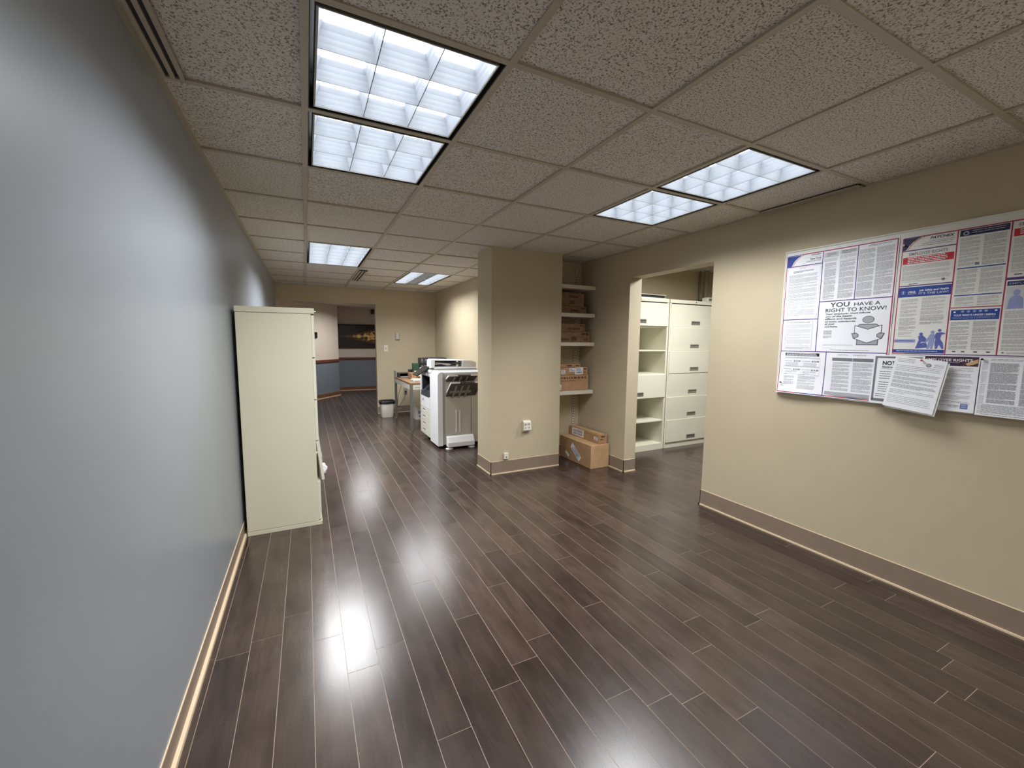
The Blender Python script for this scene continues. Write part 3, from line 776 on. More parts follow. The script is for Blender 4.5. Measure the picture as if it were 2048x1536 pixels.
# front: upper cover with bay surround
b = MB()
b.box(CX, CX+0.0195, 3.985, CY1, 0.432, 0.60, 'copier')
b.box(CX, CX+0.0195, CY1-0.045, CY1, 0.60, 0.87, 'copier')
b.box(CX, CX+0.0195, 3.985, CY1, 0.87, 0.925, 'copier')
b.build('front_cover', root, 0.004)
b = MB(); b.tube((CX-0.0014, 4.31, 0.535), (CX-0.0002, 4.31, 0.535), 0.019, 0.019, 'navy', 16); b.build('badge', root)
# bay lining and the dark tray inside it
b = MB()
b.box(CX+0.255, CX+0.259, 3.99, 4.415, 0.605, 0.865, 'blackp')
b.box(CX+0.02, CX+0.255, 3.9855, 3.99, 0.605, 0.865, 'blackp'); b.box(CX+0.02, CX+0.255, 4.415, 4.4195, 0.605, 0.865, 'blackp')
b.box(CX+0.02, CX+0.255, 3.99, 4.415, 0.862, 0.8695, 'blackp')
b.build('output_bay', root)
b = MB()
prof = [(CX+0.02, 0.602), (CX+0.02, 0.66), (CX+0.07, 0.70), (CX+0.12, 0.74), (CX+0.20, 0.735), (CX+0.25, 0.67), (CX+0.25, 0.602)]
b.prism([(p[0], p[1]) for p in prof], 'y', 4.0, 4.40, 'darkgrey'); b.build('inner_tray', root, 0.004)
# sloped charcoal lip below the bay
b = MB()
b.prism([(CX-0.001, 0.590), (CX-0.001, 0.655), (CX+0.0195, 0.655), (CX+0.0195, 0.601), (CX-0.0002, 0.601)], 'y', 3.99, 4.415, 'darkgrey')
b.build('bay_lip', root)
zd = [0.060, 0.150, 0.240, 0.335, 0.428]
for k in range(4):
    d = MB(); d.box(CX, CX+0.0195, 3.945 if k < 4 else 3.985, CY1, zd[k]+0.002, zd[k+1]-0.002, 'cream'); do = d.build('drawer', root, 0.003)
    h = MB(); h.box(CX-0.004, CX-0.0003, 4.20, 4.32, zd[k+1]-0.055, zd[k+1]-0.028, 'copier'); h.box(CX-0.003, CX-0.0002, 4.20, 4.32, zd[k+1]-0.028, zd[k+1]-0.016, 'copier4')
    h.build('handle', do)
# tall finisher at the near end, rounded front corner at the top
b = MB()
pf = []
fx0, fx1, ft = CX-0.004, 2.062, 0.958
R_ = 0.05
pf = [(fx0, 0.035), (fx1, 0.035), (fx1, ft)] + [(fx0+R_-R_*math.cos(a), ft-R_+R_*math.sin(a)) for a in [PI/2-PI/2*i/6 for i in range(7)]]
b.prism(pf, 'y', CY0, 3.94, 'copier'); b.build('finisher_cover', root, 0.004)
b = MB()
b.box(2.062, 2.64, CY0+0.004, 3.64, 0.05, 0.93, 'copier2'); b.build('finisher_side', root, 0.003)
b = MB()
b.box(2.066, 2.074, CY0+0.001, CY0+0.004, 0.06, 0.90, 'copier3')
b.box(2.082, 2.088, CY0+0.001, CY0+0.004, 0.06, 0.90, 'copier3')
b.box(2.430, 2.436, CY0+0.001, CY0+0.004, 0.06, 0.90, 'copier3')
b.build('side_seams', root)
b = MB(); b.box(2.093, 2.424, CY0-0.004, CY0+0.0035, 0.180, 0.640, 'copier2')
for x in (2.225, 2.272): b.box(x, x+0.010, CY0-0.012, CY0-0.004, 0.195, 0.48, 'copier')
b.build('side_panel', root, 0.002)
b = MB(); b.prism([(CY0+0.002, 0.03), (CY0-0.085, 0.03), (CY0-0.082, 0.085), (CY0-0.045, 0.155), (CY0+0.002, 0.160)], 'x', 2.098, 2.450, 'copier'); b.build('side_foot', root, 0.010, 3)
# two catch trays sloping up towards the camera side
def catch(z0, z1, x0, x1, depth, name):
    t = MB()
    t.prism([(CY0+0.002, z0), (CY0+0.002, z0+0.02), (CY0-depth, z1+0.012), (CY0-depth, z1-0.006)], 'x', x0, x1, 'copier4')
    o = t.build(name, root, 0.003)
    t = MB()
    t.prism([(CY0-depth*0.2, z0+0.02+(z1-z0-0.01)*0.2), (CY0-depth-0.004, z1-0.002), (CY0-depth-0.004, z1+0.018), (CY0-depth*0.2, z0+0.032+(z1-z0)*0.2)], 'x', x0-0.006, x0+0.012, 'copier')
    t.box(x0, x0+0.11, CY0-depth-0.008, CY0-depth, z1-0.003, z1+0.016, 'copier'); t.build('tray_edge', o)
    t = MB(); t.box(x1-0.09, x1, CY0-depth-0.008, CY0-depth, z1-0.003, z1+0.016, 'copier'); t.build('tray_edge', o)
    t = MB()
    for xx in (x0+0.07, x0+0.15, x0+0.23):
        t.prism([(CY0-0.01, z0-0.004+(z1-z0)*.05), (CY0-depth*0.9, z1-0.012), (CY0-depth*0.9, z1-0.022), (CY0-0.01, z0-0.018)], 'x', xx, xx+0.02, 'copier3')
    t.build('ribs', o)
    return o
catch(0.835, 0.915, 2.10, 2.47, 0.13, 'output_tray')
catch(0.650, 0.835, 2.10, 2.49, 0.21, 'output_tray')
b = MB(); b.prism([(CY0+0.002, 0.665), (CY0-0.06, 0.70), (CY0-0.17, 0.80), (CY0-0.16, 0.812), (CY0+0.002, 0.76)], 'x', 2.125, 2.40, 'copier3')
b.build('tray_support', root, 0.004)
# scanner and document feeder
b = MB(); b.box(1.990, 2.64, 3.86, 4.45, 0.926, 0.962, 'copier'); b.box(2.005, 2.63, 3.875, 4.44, 0.9625, 0.970, 'copier3'); b.build('scanner', root, 0.006)
bx('finisher_top', 2.063, 2.64, 3.600, 3.855, 0.931, 0.952, 'copier', root, 0.005)
b = MB()
fp = [(1.95, 1.01), (1.92, 1.035), (1.918, 1.10), (1.93, 1.128), (2.50, 1.128), (2.56, 1.10), (2.57, 1.01)]
yn, yf = 3.89, 4.10
# feeder as a shell with a tray recess open towards the near side
b.prism([(2.045, 0.9705), (2.62, 0.9705), (2.62, 0.998), (2.075, 0.998), (2.040, 0.990)], 'y', yn, yf, 'copier')
b.prism([(2.000, 0.986), (2.052, 0.991), (2.060, 1.098), (2.022, 1.100), (2.002, 1.085)], 'y', yn+0.01, yf, 'copier')
b.prism([(2.420, 0.999), (2.62, 0.999), (2.615, 1.055), (2.55, 1.080), (2.432, 1.085)], 'y', yn, yf, 'copier2')
b.prism([(2.061, 1.080), (2.431, 1.074), (2.431, 1.086), (2.061, 1.099)], 'y', yn+0.02, yf, 'copier')
fd = b.build('document_feeder', root, 0.006, 3)
b = MB(); b.box(2.063, 2.415, yn+0.22, yn+0.23, 0.999, 1.072, 'blackp'); b.build('feeder_slot', fd)
b = MB()
rg = []
for i in range(9):
    x = 2.070+i*0.042; zc = 1.036+0.008*math.sin(i*1.1)
    rg.append([Vector((x, yn+0.09+0.055*math.cos(a), zc+0.014*math.sin(a)*(1+0.3*math.sin(i*2.1)))) for a in [2*PI*k/10 for k in range(10)]])
b.rings(rg[:6], 'copier2'); b.rings(rg[5:], 'copier4'); b.build('feeder_tray', fd)
# control panel on the front edge, tilted
T = Matrix.Translation((1.950, 4.13, 0.955)) @ Matrix.Rotation(math.radians(-34), 4, 'Y')
b = MB(); b.box(-0.125, 0.085, -0.14, 0.12, -0.010, 0.010, 'blackp', T); cp = b.build('control_panel', root, 0.004)
b = MB(); b.box(-0.110, 0.065, -0.12, 0.10, 0.0102, 0.0112, 'glassblk', T); b.build('screen', cp)
b = MB(); b.box(1.965, 1.998, 4.02, 4.24, 0.880, 0.925, 'copier'); b.build('panel_arm', root, 0.004)
for (x, y) in ((2.13, CY0-0.03), (2.42, CY0-0.03)):
    b = MB(); b.rings([[Vector((x+math.cos(a)*r, y+math.sin(a)*r, z)) for a in [2*PI*k/18 for k in range(18)]] for r, z in ((0.045, 0.0), (0.048, 0.006), (0.030, 0.014), (0.012, 0.016), (0.012, 0.031))], 'copier'); b.build('levelling_foot', root)
for (x, y) in ((2.10, 4.38), (2.58, 4.38), (2.58, 3.72)):
    b = MB(); b.tube((x-0.012, y, 0.027), (x+0.012, y, 0.027), 0.027, 0.027, 'blackp', 16); b.build('caster', root)

# ------------------------------------------------------------------ desk
root = empty('desk', (2.30, 5.38, 0), label='work table with brown wood top and grey steel legs behind the copier', category='desk')
DX0, DX1, DY0, DY1, DH = 1.925, 2.76, 4.76, 5.98, 0.715
bx('desktop', DX0, DX1, DY0, DY1, DH-0.028, DH, 'desktop', root, 0.003)
b = MB()
b.box(DX0+0.002, DX0+0.02, DY0+0.04, DY1-0.04, DH-0.10, DH-0.0285, 'deskfr'); b.box(DX1-0.02, DX1-0.002, DY0+0.04, DY1-0.04, DH-0.10, DH-0.0285, 'deskfr')
b.box(DX0+0.04, DX1-0.04, DY0+0.002, DY0+0.02, DH-0.10, DH-0.0285, 'deskfr'); b.box(DX0+0.04, DX1-0.04, DY1-0.02, DY1-0.002, DH-0.10, DH-0.0285, 'deskfr')
b.build('apron', root, 0.001)
bx('drawer_label', DX0+0.06, DX0+0.14, DY0+0.0012, DY0+0.0019, DH-0.075, DH-0.062, 'greyink', root)
for x in (DX0, DX1-0.038):
    for y in (DY0, DY1-0.038):
        far_left = (x == DX0 and y > 5)
        b = MB(); b.box(x, x+0.038, y, y+0.038, 0.012, DH-0.0285, 'steel'); lg = b.build('leg', root, 0.002)
        b = MB(); b.tube((x+0.019, y+0.019, 0), (x+0.019, y+0.019, 0.012), 0.016, 0.014, 'chrome', 14); b.build('foot', lg)
b = MB(); b.box(DX0-0.003, DX0+0.025, DY1-0.034, DY1+0.004, DH+0.0005, DH+0.105, 'steel'); b.build('corner_post', root, 0.002)
# things on the desk
root = empty('letter_tray', (2.05, 5.82, DH), label='black letter tray at the far left corner of the desk', category='letter tray')
x0, x1, y0, y1 = 1.96, 2.14, 5.68, 5.94
b = MB(); b.box(x0, x1, y0, y1, DH+0.001, DH+0.006, 'blackp'); b.box(x0, x0+0.004, y0, y1, DH+0.006, DH+0.07, 'blackp'); b.box(x1-0.004, x1, y0, y1, DH+0.006, DH+0.07, 'blackp'); b.box(x0+0.004, x1-0.004, y1-0.004, y1, DH+0.006, DH+0.07, 'blackp')
b.build('lower_tray', root)
b = MB(); b.box(x0, x1, y0, y1, DH+0.0705, DH+0.076, 'blackp'); b.build('upper_tray', root)
bx('papers', x0+0.01, x1-0.01, y0+0.01, y1-0.01, DH+0.007, DH+0.022, 'copier3', root)
bx('black_case', 2.155, 2.40, 5.81, 5.97, DH+0.001, DH+0.125, 'blackp', None, 0.004, label='flat black case behind the cardboard carton on the desk', category='case')
# open cardboard carton
root = empty('open_carton', (2.25, 5.45, DH), label='small open cardboard carton with a raised pale flap on the desk', category='box')
b = MB(); x0, x1, y0, y1, z0, z1 = 2.075, 2.38, 5.32, 5.595, DH+0.001, DH+0.095; t = 0.004
b.box(x0, x1, y0, y1, z0, z0+t, 'card'); b.box(x0, x0+t, y0, y1, z0, z1, 'card'); b.box(x1-t, x1, y0, y1, z0, z1, 'card')
b.box(x0+t, x1-t, y0, y0+t, z0, z1, 'card'); b.box(x0+t, x1-t, y1-t, y1, z0, z1, 'card'); b.build('carton', root)
b = MB(); b.prism([(y0, z1), (y0-0.10, z1-0.035), (y0-0.10, z1-0.038), (y0, z1-0.003)], 'x', x0+0.07, x1, 'card2'); b.build('flap', root)
b = MB(); b.prism([(y0+0.002, z1), (y0+0.14, z1+0.03), (y0+0.14, z1+0.034), (y0+0.002, z1+0.004)], 'x', x0+0.07, x1, 'card2'); b.build('flap', root)
rr = random.Random(9)
b = MB()
for k in range(5):
    T = Matrix.Translation((2.16, 5.05, DH+0.001+k*0.006)) @ Matrix.Rotation(rr.uniform(-.12, .12), 4, 'Z')
    b.box(-0.14, 0.14, -0.105, 0.105, 0, 0.005, 'paper2', T)
b.build('paper_stack', label='low stack of white paper at the near end of the desk', category='paper')
bx('green_carton', 2.180, 2.275, 5.66, 5.76, DH+0.001, 0.955, 'green', None, 0.002, label='dark green patterned carton standing behind the cardboard carton on the desk', category='box')
root = empty('desk_organizer', (2.35, 5.70, DH), label='black desk organizer with six rounded drawers on the desk', category='organizer')
bx('case', 2.292, 2.418, 5.625, 5.80, DH+0.001, 1.045, 'blackp', root, 0.003)
for i in range(2):
    for k in range(3):
        xx = 2.323+i*0.062; zz = DH+0.06+k*0.105
        b = MB(); b.rings([[Vector((xx+math.cos(a)*0.027*r, y, zz+math.sin(a)*0.046*r)) for a in [2*PI*q/14 for q in range(14)]] for r, y in ((1.0, 5.6245), (1.0, 5.615), (0.75, 5.606), (0.25, 5.603))], 'darkgrey'); b.build('drawer', root)
root = empty('navy_box', (2.60, 5.75, DH), label='dark navy carton on the desk, just above the copier top in view', category='box')
bx('carton', 2.430, 2.745, 5.62, 5.88, DH+0.001, 1.045, 'navy', root, 0.003)
b = MB(); b.box(2.47, 2.56, 5.618, 5.6195, 1.0, 1.03, 'paleink'); b.build('label', root)
# under the desk
root = empty('white_carton', (2.37, 5.75, 0), label='white printed carton on the floor under the desk', category='box')
bx('carton', 2.20, 2.46, 5.62, 5.92, 0, 0.215, 'cream', root, 0.003)
b = MB(); b.box(2.24, 2.40, 5.6185, 5.6195, 0.10, 0.15, 'pale_blue'); b.box(2.26, 2.38, 5.6185, 5.6195, 0.04, 0.07, 'greyink2'); b.build('print', root)
root = empty('wall_outlet', (2.22, YB-0.004, 0.30), label='grey wall outlet low on the far wall under the desk', category='power outlet')
bx('plate', 2.185, 2.255, YB-0.007, YB-0.0002, 0.33, 0.45, 'copier3', root, 0.002)
bx('plug', 2.205, 2.235, YB-0.035, YB-0.007, 0.37, 0.40, 'blackp', root, 0.002)
def cable(name, pts, r, mt, **props):
    P = [Vector(p) for p in pts]; P = [P[0]]+P+[P[-1]]; line = []
    for k in range(1, len(P)-2):
        a, b0, c, d = P[k-1], P[k], P[k+1], P[k+2]
        for i in range(8):
            t = i/8
            line.append(0.5*((2*b0)+(-a+c)*t+(2*a-5*b0+4*c-d)*t*t+(-a+3*b0-3*c+d)*t**3))
    line.append(P[-2]); rg = []
    for i, p in enumerate(line):
        d = (line[min(i+1, len(line)-1)]-line[max(i-1, 0)]).normalized()
        u = d.cross(Vector((0.3, 1, 0.1))).normalized(); w = d.cross(u)
        rg.append([p+u*math.cos(2*PI*q/8)*r+w*math.sin(2*PI*q/8)*r for q in range(8)])
    b = MB(); b.rings(rg, mt); return b.build(name, None, **props)
cable('power_cable', [(2.22, YB-0.03, 0.38), (2.16, 6.40, 0.25), (2.05, 6.36, 0.12), (2.06, 6.34, 0.35), (2.12, 6.2, 0.62), (2.12, 6.03, 0.70)], 0.004, 'blackp', label='black power cable hanging behind the desk down to the wall outlet', category='cable')

# ------------------------------------------------------------------ waste bin
root = empty('waste_bin', (1.812, 6.10, 0), label='cream plastic waste bin with a black liner beside the desk', category='waste bin')
def sup(cx, cy, a, c, z, n=36, e=4.0, wob=0.0, q=None):
    out = []
    for i in range(n):
        t = 2*PI*i/n; ct, st = math.cos(t), math.sin(t)
        x = a*abs(ct)**(2/e)*(1 if ct >= 0 else -1); y = c*abs(st)**(2/e)*(1 if st >= 0 else -1)
        w = 1+(q.uniform(-wob, wob) if q else 0)
        out.append(Vector((cx+x*w, cy+y*w, z+(q.uniform(-wob, wob)*0.12 if q else 0))))
    return out
b = MB()
b.rings([sup(1.812, 6.10, 0.100, 0.082, 0.0), sup(1.812, 6.10, 0.106, 0.088, 0.012), sup(1.812, 6.10, 0.125, 0.105, 0.262)], 'cream', cap1=False)
b.rings([sup(1.812, 6.10, 0.121, 0.101, 0.262), sup(1.812, 6.10, 0.100, 0.082, 0.02)], 'cream', cap0=False)
b.build('bin', root)
b = MB(); q = random.Random(3)
b.rings([sup(1.812, 6.10, 0.131, 0.111, 0.240, wob=0.02, q=q), sup(1.812, 6.10, 0.134, 0.114, 0.262, wob=0.02, q=q), sup(1.812, 6.10, 0.136, 0.116, 0.288, wob=0.02, q=q), sup(1.812, 6.10, 0.128, 0.108, 0.292, wob=0.02, q=q), sup(1.812, 6.10, 0.112, 0.09, 0.20, wob=0.02, q=q), sup(1.812, 6.10, 0.05, 0.04, 0.15)], 'liner', cap0=False)
b.build('liner', root)

# ------------------------------------------------------------------ notice board and its papers
BX = XR-0.014
root = empty('notice_board', (BX, -0.20, 1.005), label='wide white-framed notice board on the tan right wall', category='notice board')
bx('board_face', BX+0.002, XR-0.0005, -0.86, 0.420, 1.012, 1.932, 'board', root)
b = MB(); b.box(BX-0.002, XR-0.0005, -0.866, 0.427, 1.932, 1.940, 'boardfr'); b.box(BX-0.002, XR-0.0005, -0.866, 0.427, 1.004, 1.012, 'boardfr')
b.box(BX-0.002, XR-0.0005, 0.420, 0.427, 1.012, 1.932, 'boardfr'); b.box(BX-0.002, XR-0.0005, -0.866, -0.86, 1.012, 1.932, 'boardfr'); b.build('frame', root, 0.0015)

_fc = {}
def text_mesh(txt, bold, shear=0.0):
    key = (txt, bold, shear)
    if key in _fc: return _fc[key]
    cu = bpy.data.curves.new('lettering', 'FONT'); cu.body = txt; cu.size = 1.0; cu.resolution_u = 3
    cu.offset = bold; cu.shear = shear
    ob = bpy.data.objects.new('lettering', cu); COL.objects.link(ob)
    dg = bpy.context.evaluated_depsgraph_get(); dg.update()
    me = bpy.data.meshes.new_from_object(ob.evaluated_get(dg))
    vs = [tuple(v.co) for v in me.vertices]; fs = [tuple(p.vertices) for p in me.polygons]
    bpy.data.objects.remove(ob); bpy.data.curves.remove(cu); bpy.data.meshes.remove(me)
    _fc[key] = (vs, fs); return vs, fs
class Sheet:
    """a printed sheet facing -x: u to the right, v downwards from its top-left corner (metres)"""
    def __init__(s, x, yl, zt, rot=0.0, warp=None):
        s.x, s.yl, s.zt, s.rot, s.warp = x, yl, zt, rot, warp; s.b = MB()
    def P(s, u, v, lay):
        c, n = math.cos(s.rot), math.sin(s.rot)
        uu = u*c-v*n; vv = u*n+v*c
        w = s.warp(u, v) if s.warp else 0.0
        return (s.x-w-lay*0.00025, s.yl-uu, s.zt-vv)
    def rect(s, u0, u1, v0, v1, mt, lay=1):
        n = max(1, int((v1-v0)/0.02)) if s.warp else 1
        for k in range(n):
            a = v0+(v1-v0)*k/n; c = v0+(v1-v0)*(k+1)/n
            s.b.face([s.P(u0, a, lay), s.P(u0, c, lay), s.P(u1, c, lay), s.P(u1, a, lay)], mt)
    def poly(s, pts, mt, lay=1): s.b.face([s.P(u, v, lay) for u, v in pts], mt)
    def fan(s, pts, mt, lay=1):
        cu = sum(p[0] for p in pts)/len(pts); cv = sum(p[1] for p in pts)/len(pts)
        for i in range(len(pts)): s.poly([(cu, cv), pts[i], pts[(i+1) % len(pts)]], mt, lay)
    def ell(s, cu, cv, a, c, mt, lay=1, n=24):
        s.poly([(cu+a*math.cos(2*PI*i/n), cv+c*math.sin(2*PI*i/n)) for i in range(n)], mt, lay)
    def line(s, p, q, w, mt, lay=1):
        d = Vector((q[0]-p[0], q[1]-p[1])).normalized()*w/2; n = Vector((-d.y, d.x))
        s.poly([(p[0]-d.x+n.x, p[1]-d.y+n.y), (q[0]+d.x+n.x, q[1]+d.y+n.y), (q[0]+d.x-n.x, q[1]+d.y-n.y), (p[0]-d.x-n.x, p[1]-d.y-n.y)], mt, lay)
    def outline(s, pts, w, mt, lay=2, closed=True):
        for i in range(len(pts) if closed else len(pts)-1): s.line(pts[i], pts[(i+1) % len(pts)], w, mt, lay)
    def text(s, txt, u, v, width, mt, height=None, bold=0.0, lay=3, shear=0.0):
        """left end u, baseline v, fitted to width (and cap height)"""
        vs, fs = text_mesh(txt, bold, shear)
        x0 = min(p[0] for p in vs); x1 = max(p[0] for p in vs); hh = max(p[1] for p in vs)
        sx = width/(x1-x0); sy = sx if height is None else height/hh
        s.b.faces([s.P(u+(p[0]-x0)*sx, v-p[1]*sy, lay) for p in vs], fs, mt)
    def lines(s, u0, u1, v0, v1, pitch=0.0042, h=0.0013, mt='text', seed=0, para=7, lay=2, indent=0.0):
        q = random.Random(seed); v = v0; n = 0; nxt = q.randint(min(3, para), para)
        while v < v1-h:
            last = (n == nxt-1)
            end = u0+(u1-u0)*(q.uniform(0.35, 0.8) if last else q.uniform(0.93, 1.0))
            u = u0+(indent if n == 0 else 0)
            while u < end:
                w = q.uniform(0.006, 0.022); s.rect(u, min(u+w, end), v, v+h, mt, lay); u += w+q.uniform(0.0012, 0.0024)
            n += 1; v += pitch
            if n == nxt: n = 0; nxt = q.randint(min(3, para), para); v += pitch*0.7
    def build(s, name, parent=None, **k): return s.b.build(name, parent, **k)

# ---- left poster
def bulge1(u, v):
    w = 0.0012+0.0010*math.sin(v*21)
    if v > 0.66: w += 0.018*((v-0.66)/0.24)**2*(0.6+0.4*math.sin(u*9+0.6))
    return w
s = Sheet(BX, 0.418, 1.912, 0.0, bulge1)
W1, H1 = 0.586, 0.900
for k in range(14): s.rect(W1*k/14, W1*(k+1)/14, 0, H1, 'paper', 0)
s.rect(0.004, 0.0085, 0.004, H1-0.004, 'crimson'); s.rect(W1-0.0095, W1-0.004, 0.004, 0.622, 'crimson'); s.rect(W1-0.0095, W1-0.004, 0.622, H1-0.004, 'crimson')
s.rect(0.0085, 0.10, 0.003, 0.0075, 'purple'); s.rect(0.10, W1-0.004, 0.003, 0.0085, 'crimson')
for k in range(10): s.rect(0.0085+(W1-0.018)*k/10, 0.0085+(W1-0.018)*(k+1)/10, H1-0.0095, H1-0.004, ('crimson', 'crimson', 'purple', 'blueink', 'purple', 'crimson', 'crimson', 'purple', 'crimson', 'crimson')[k])
def hb(u0, u1, v, mt='purple', w=0.0052): s.rect(u0, u1, v-w/2, v+w/2, mt)
def vb(u, v0, v1, mt='purple', w=0.0045): s.rect(u-w/2, u+w/2, v0, v1, mt)
vb(0.2175, 0.006, 0.622, 'purple'); vb(0.401, 0.006, 0.314, 'purple')
hb(0.0085, 0.2175, 0.076); hb(0.2175, W1-0.006, 0.314); hb(0.0085, 0.2175, 0.418); hb(0.0085, W1-0.006, 0.6235)
vb(0.280, 0.6235, H1-0.006, 'purple')
# header with the swoosh
arc = [(0.1+0.0, 0.0085)]
sw = [(0.036, 0.073), (0.045, 0.052), (0.058, 0.034), (0.076, 0.020), (0.096, 0.0095)]
s.fan([(0.0085, 0.0085)] + sw[::-1] + [(0.0085, 0.073)], 'blueink', 1)
for a, c in zip(sw[:-1], sw[1:]):
    s.line((a[0]+0.002, a[1]), (c[0]+0.002, c[1]), 0.0032, 'paper', 2); s.line((a[0]+0.007, a[1]), (c[0]+0.009, c[1]), 0.0026, 'redink', 2)
s.text('PAYCHEX', 0.150, 0.021, 0.056, 'navyink', 0.0085, 0.02, shear=0.25)
s.rect(0.112, 0.213, 0.029, 0.0300, 'text')
s.text('New York', 0.146, 0.047, 0.063, 'ink', 0.0125, 0.02)
s.lines(0.122, 0.213, 0.052, 0.058, 0.004, 0.0014, 'text2', 3)
# left legal notice
s.outline([(0.0165, 0.084), (0.208, 0.084), (0.208, 0.408), (0.0165, 0.408)], 0.0008, 'greyink', 1)
s.lines(0.085, 0.135, 0.089, 0.098, 0.004, 0.001, 'text', 5, 2)
s.lines(0.050, 0.175, 0.106, 0.118, 0.0045, 0.0018, 'text2', 6, 3)
s.lines(0.024, 0.200, 0.130, 0.300, 0.0042, 0.0014, 'text', 7); s.lines(0.024, 0.200, 0.305, 0.402, 0.0060, 0.0014, 'text', 8)
# two text columns
s.rect(0.224, 0.303, 0.018, 0.050, 'paleink', 1); s.rect(0.308, 0.396, 0.018, 0.040, 'paleink', 1)
s.lines(0.240, 0.290, 0.026, 0.046, 0.007, 0.0024, 'text2', 9, 3); s.lines(0.318, 0.390, 0.022, 0.040, 0.007, 0.0024, 'text2', 10, 3)
s.lines(0.226, 0.300, 0.056, 0.075, 0.004, 0.0014, 'text', 11); s.lines(0.310, 0.396, 0.045, 0.075, 0.004, 0.0014, 'text', 12)
s.lines(0.232, 0.296, 0.083, 0.302, 0.0033, 0.0014, 'text', 13, 14); s.lines(0.312, 0.392, 0.080, 0.300, 0.0033, 0.0014, 'text', 14, 14)
s.lines(0.450, 0.560, 0.016, 0.026, 0.005, 0.0019, 'text2', 15, 2)
s.lines(0.408, 0.484, 0.034, 0.302, 0.0033, 0.0014, 'text', 16, 16); s.lines(0.490, 0.572, 0.034, 0.300, 0.0033, 0.0014, 'text', 17, 16)
# you have a right to know
s.text('YOU', 0.280, 0.351, 0.100, 'ink', 0.0265, 0.012)
s.text('HAVE A', 0.404, 0.351, 0.124, 'ink', 0.0195, 0.004)
s.text('RIGHT TO KNOW!', 0.257, 0.381, 0.300, 'ink', 0.0215, 0.004)
for t, v, w in (('Your employer must inform', 0.397, 0.228), ('you of the health', 0.412, 0.140), ('effects and hazards', 0.427, 0.163), ('of toxic substances', 0.443, 0.160), ('at your', 0.458, 0.054), ('worksite.', 0.473, 0.070)):
    s.text(t, 0.258, v, w, 'text2', 0.0098, 0.015, shear=0.15)
s.lines(0.254, 0.300, 0.492, 0.518, 0.0038, 0.0015, 'text', 20, 9); s.lines(0.254, 0.300, 0.524, 0.540, 0.0038, 0.0015, 'text', 21, 9)
s.lines(0.256, 0.420, 0.578, 0.584, 0.004, 0.001, 'text', 22); s.lines(0.256, 0.310, 0.598, 0.602, 0.004, 0.001, 'text', 23); s.lines(0.300, 0.500, 0.609, 0.614, 0.004, 0.0016, 'text2', 24)
g = 'greyink'
s.ell(0.4795, 0.4335, 0.0285, 0.0205, 'ink', 1); s.ell(0.4795, 0.4335, 0.0262, 0.0182, g, 2)
sh = [(0.430, 0.470), (0.441, 0.4585), (0.519, 0.4600), (0.531, 0.471), (0.481, 0.489)]
s.fan(sh, g, 1); s.outline(sh, 0.0030, 'ink', 2)
bs_ = [(0.432, 0.548), (0.432, 0.577), (0.531, 0.577), (0.531, 0.548)]
s.poly(bs_, g, 1); s.outline(bs_, 0.0030, 'ink', 2)
for sg in (-1, 1):
    cu = 0.481
    hd = [(cu+sg*0.077, 0.512), (cu+sg*0.055, 0.509), (cu+sg*0.044, 0.519), (cu+sg*0.045, 0.531), (cu+sg*0.066, 0.541)]
    s.fan(hd, g, 3); s.outline(hd, 0.0028, 'ink', 4)
pp_ = [(0.417, 0.4655), (0.481, 0.4890), (0.544, 0.4665), (0.5425, 0.512), (0.528, 0.520), (0.528, 0.531), (0.545, 0.541), (0.481, 0.5665), (0.416, 0.541), (0.434, 0.531), (0.434, 0.520), (0.418, 0.512)]
s.fan(pp_, 'paper', 2)
s.outline([(0.417, 0.512), (0.417, 0.4655), (0.481, 0.4890), (0.544, 0.4665), (0.5435, 0.512)], 0.0028, 'ink', 3, False)
s.outline([(0.416, 0.541), (0.481, 0.5665), (0.545, 0.541)], 0.0028, 'ink', 3, False)
# small notice at left
s.outline([(0.028, 0.432), (0.190, 0.432), (0.190, 0.610), (0.028, 0.610)], 0.0009, 'greyink2', 1)
s.lines(0.050, 0.175, 0.436, 0.441, 0.004, 0.0018, 'text2', 26); s.lines(0.034, 0.185, 0.450, 0.590, 0.0047, 0.0010, 'greyink', 27); s.lines(0.034, 0.185, 0.597, 0.607, 0.0035, 0.0013, 'text', 28)
# wage panel
s.rect(0.038, 0.243, 0.634, 0.654, 'ink', 1); s.lines(0.045, 0.235, 0.637, 0.652, 0.006, 0.0026, 'paper', 29)
s.rect(0.036, 0.250, 0.661, 0.668, 'paleink', 1); s.lines(0.110, 0.170, 0.6635, 0.666, 0.004, 0.0014, 'text', 30)
s.outline([(0.034, 0.670), (0.250, 0.670), (0.250, 0.774), (0.034, 0.774)], 0.0008, 'greyink', 1); s.rect(0.142, 0.1425, 0.670, 0.774, 'greyink', 1)
for i, (uu, vv, t) in enumerate(((0.094, 0.6905, '$15.00'), (0.203, 0.6905, '$15.00'), (0.094, 0.7455, '$15.00'), (0.203, 0.7455, '$13.20'))):
    s.text(t, uu, vv, 0.042, 'ink', 0.0085, 0.02); s.lines(uu-0.056, uu-0.006, vv-0.005, vv-0.002, 0.004, 0.0018, 'text2', 31+i)
    s.lines(uu-0.050, uu+0.030, vv+0.006, vv+0.030, 0.0052, 0.0013, 'text', 40+i)
s.rect(0.036, 0.248, 0.718, 0.726, 'paleink', 1); s.rect(0.036, 0.248, 0.772, 0.778, 'paleink', 1); s.lines(0.125, 0.170, 0.7735, 0.777, 0.004, 0.0015, 'text2', 50)
s.lines(0.040, 0.105, 0.786, 0.850, 0.0045, 0.0014, 'text', 51); s.lines(0.128, 0.235, 0.782, 0.865, 0.0045, 0.0014, 'text', 52)
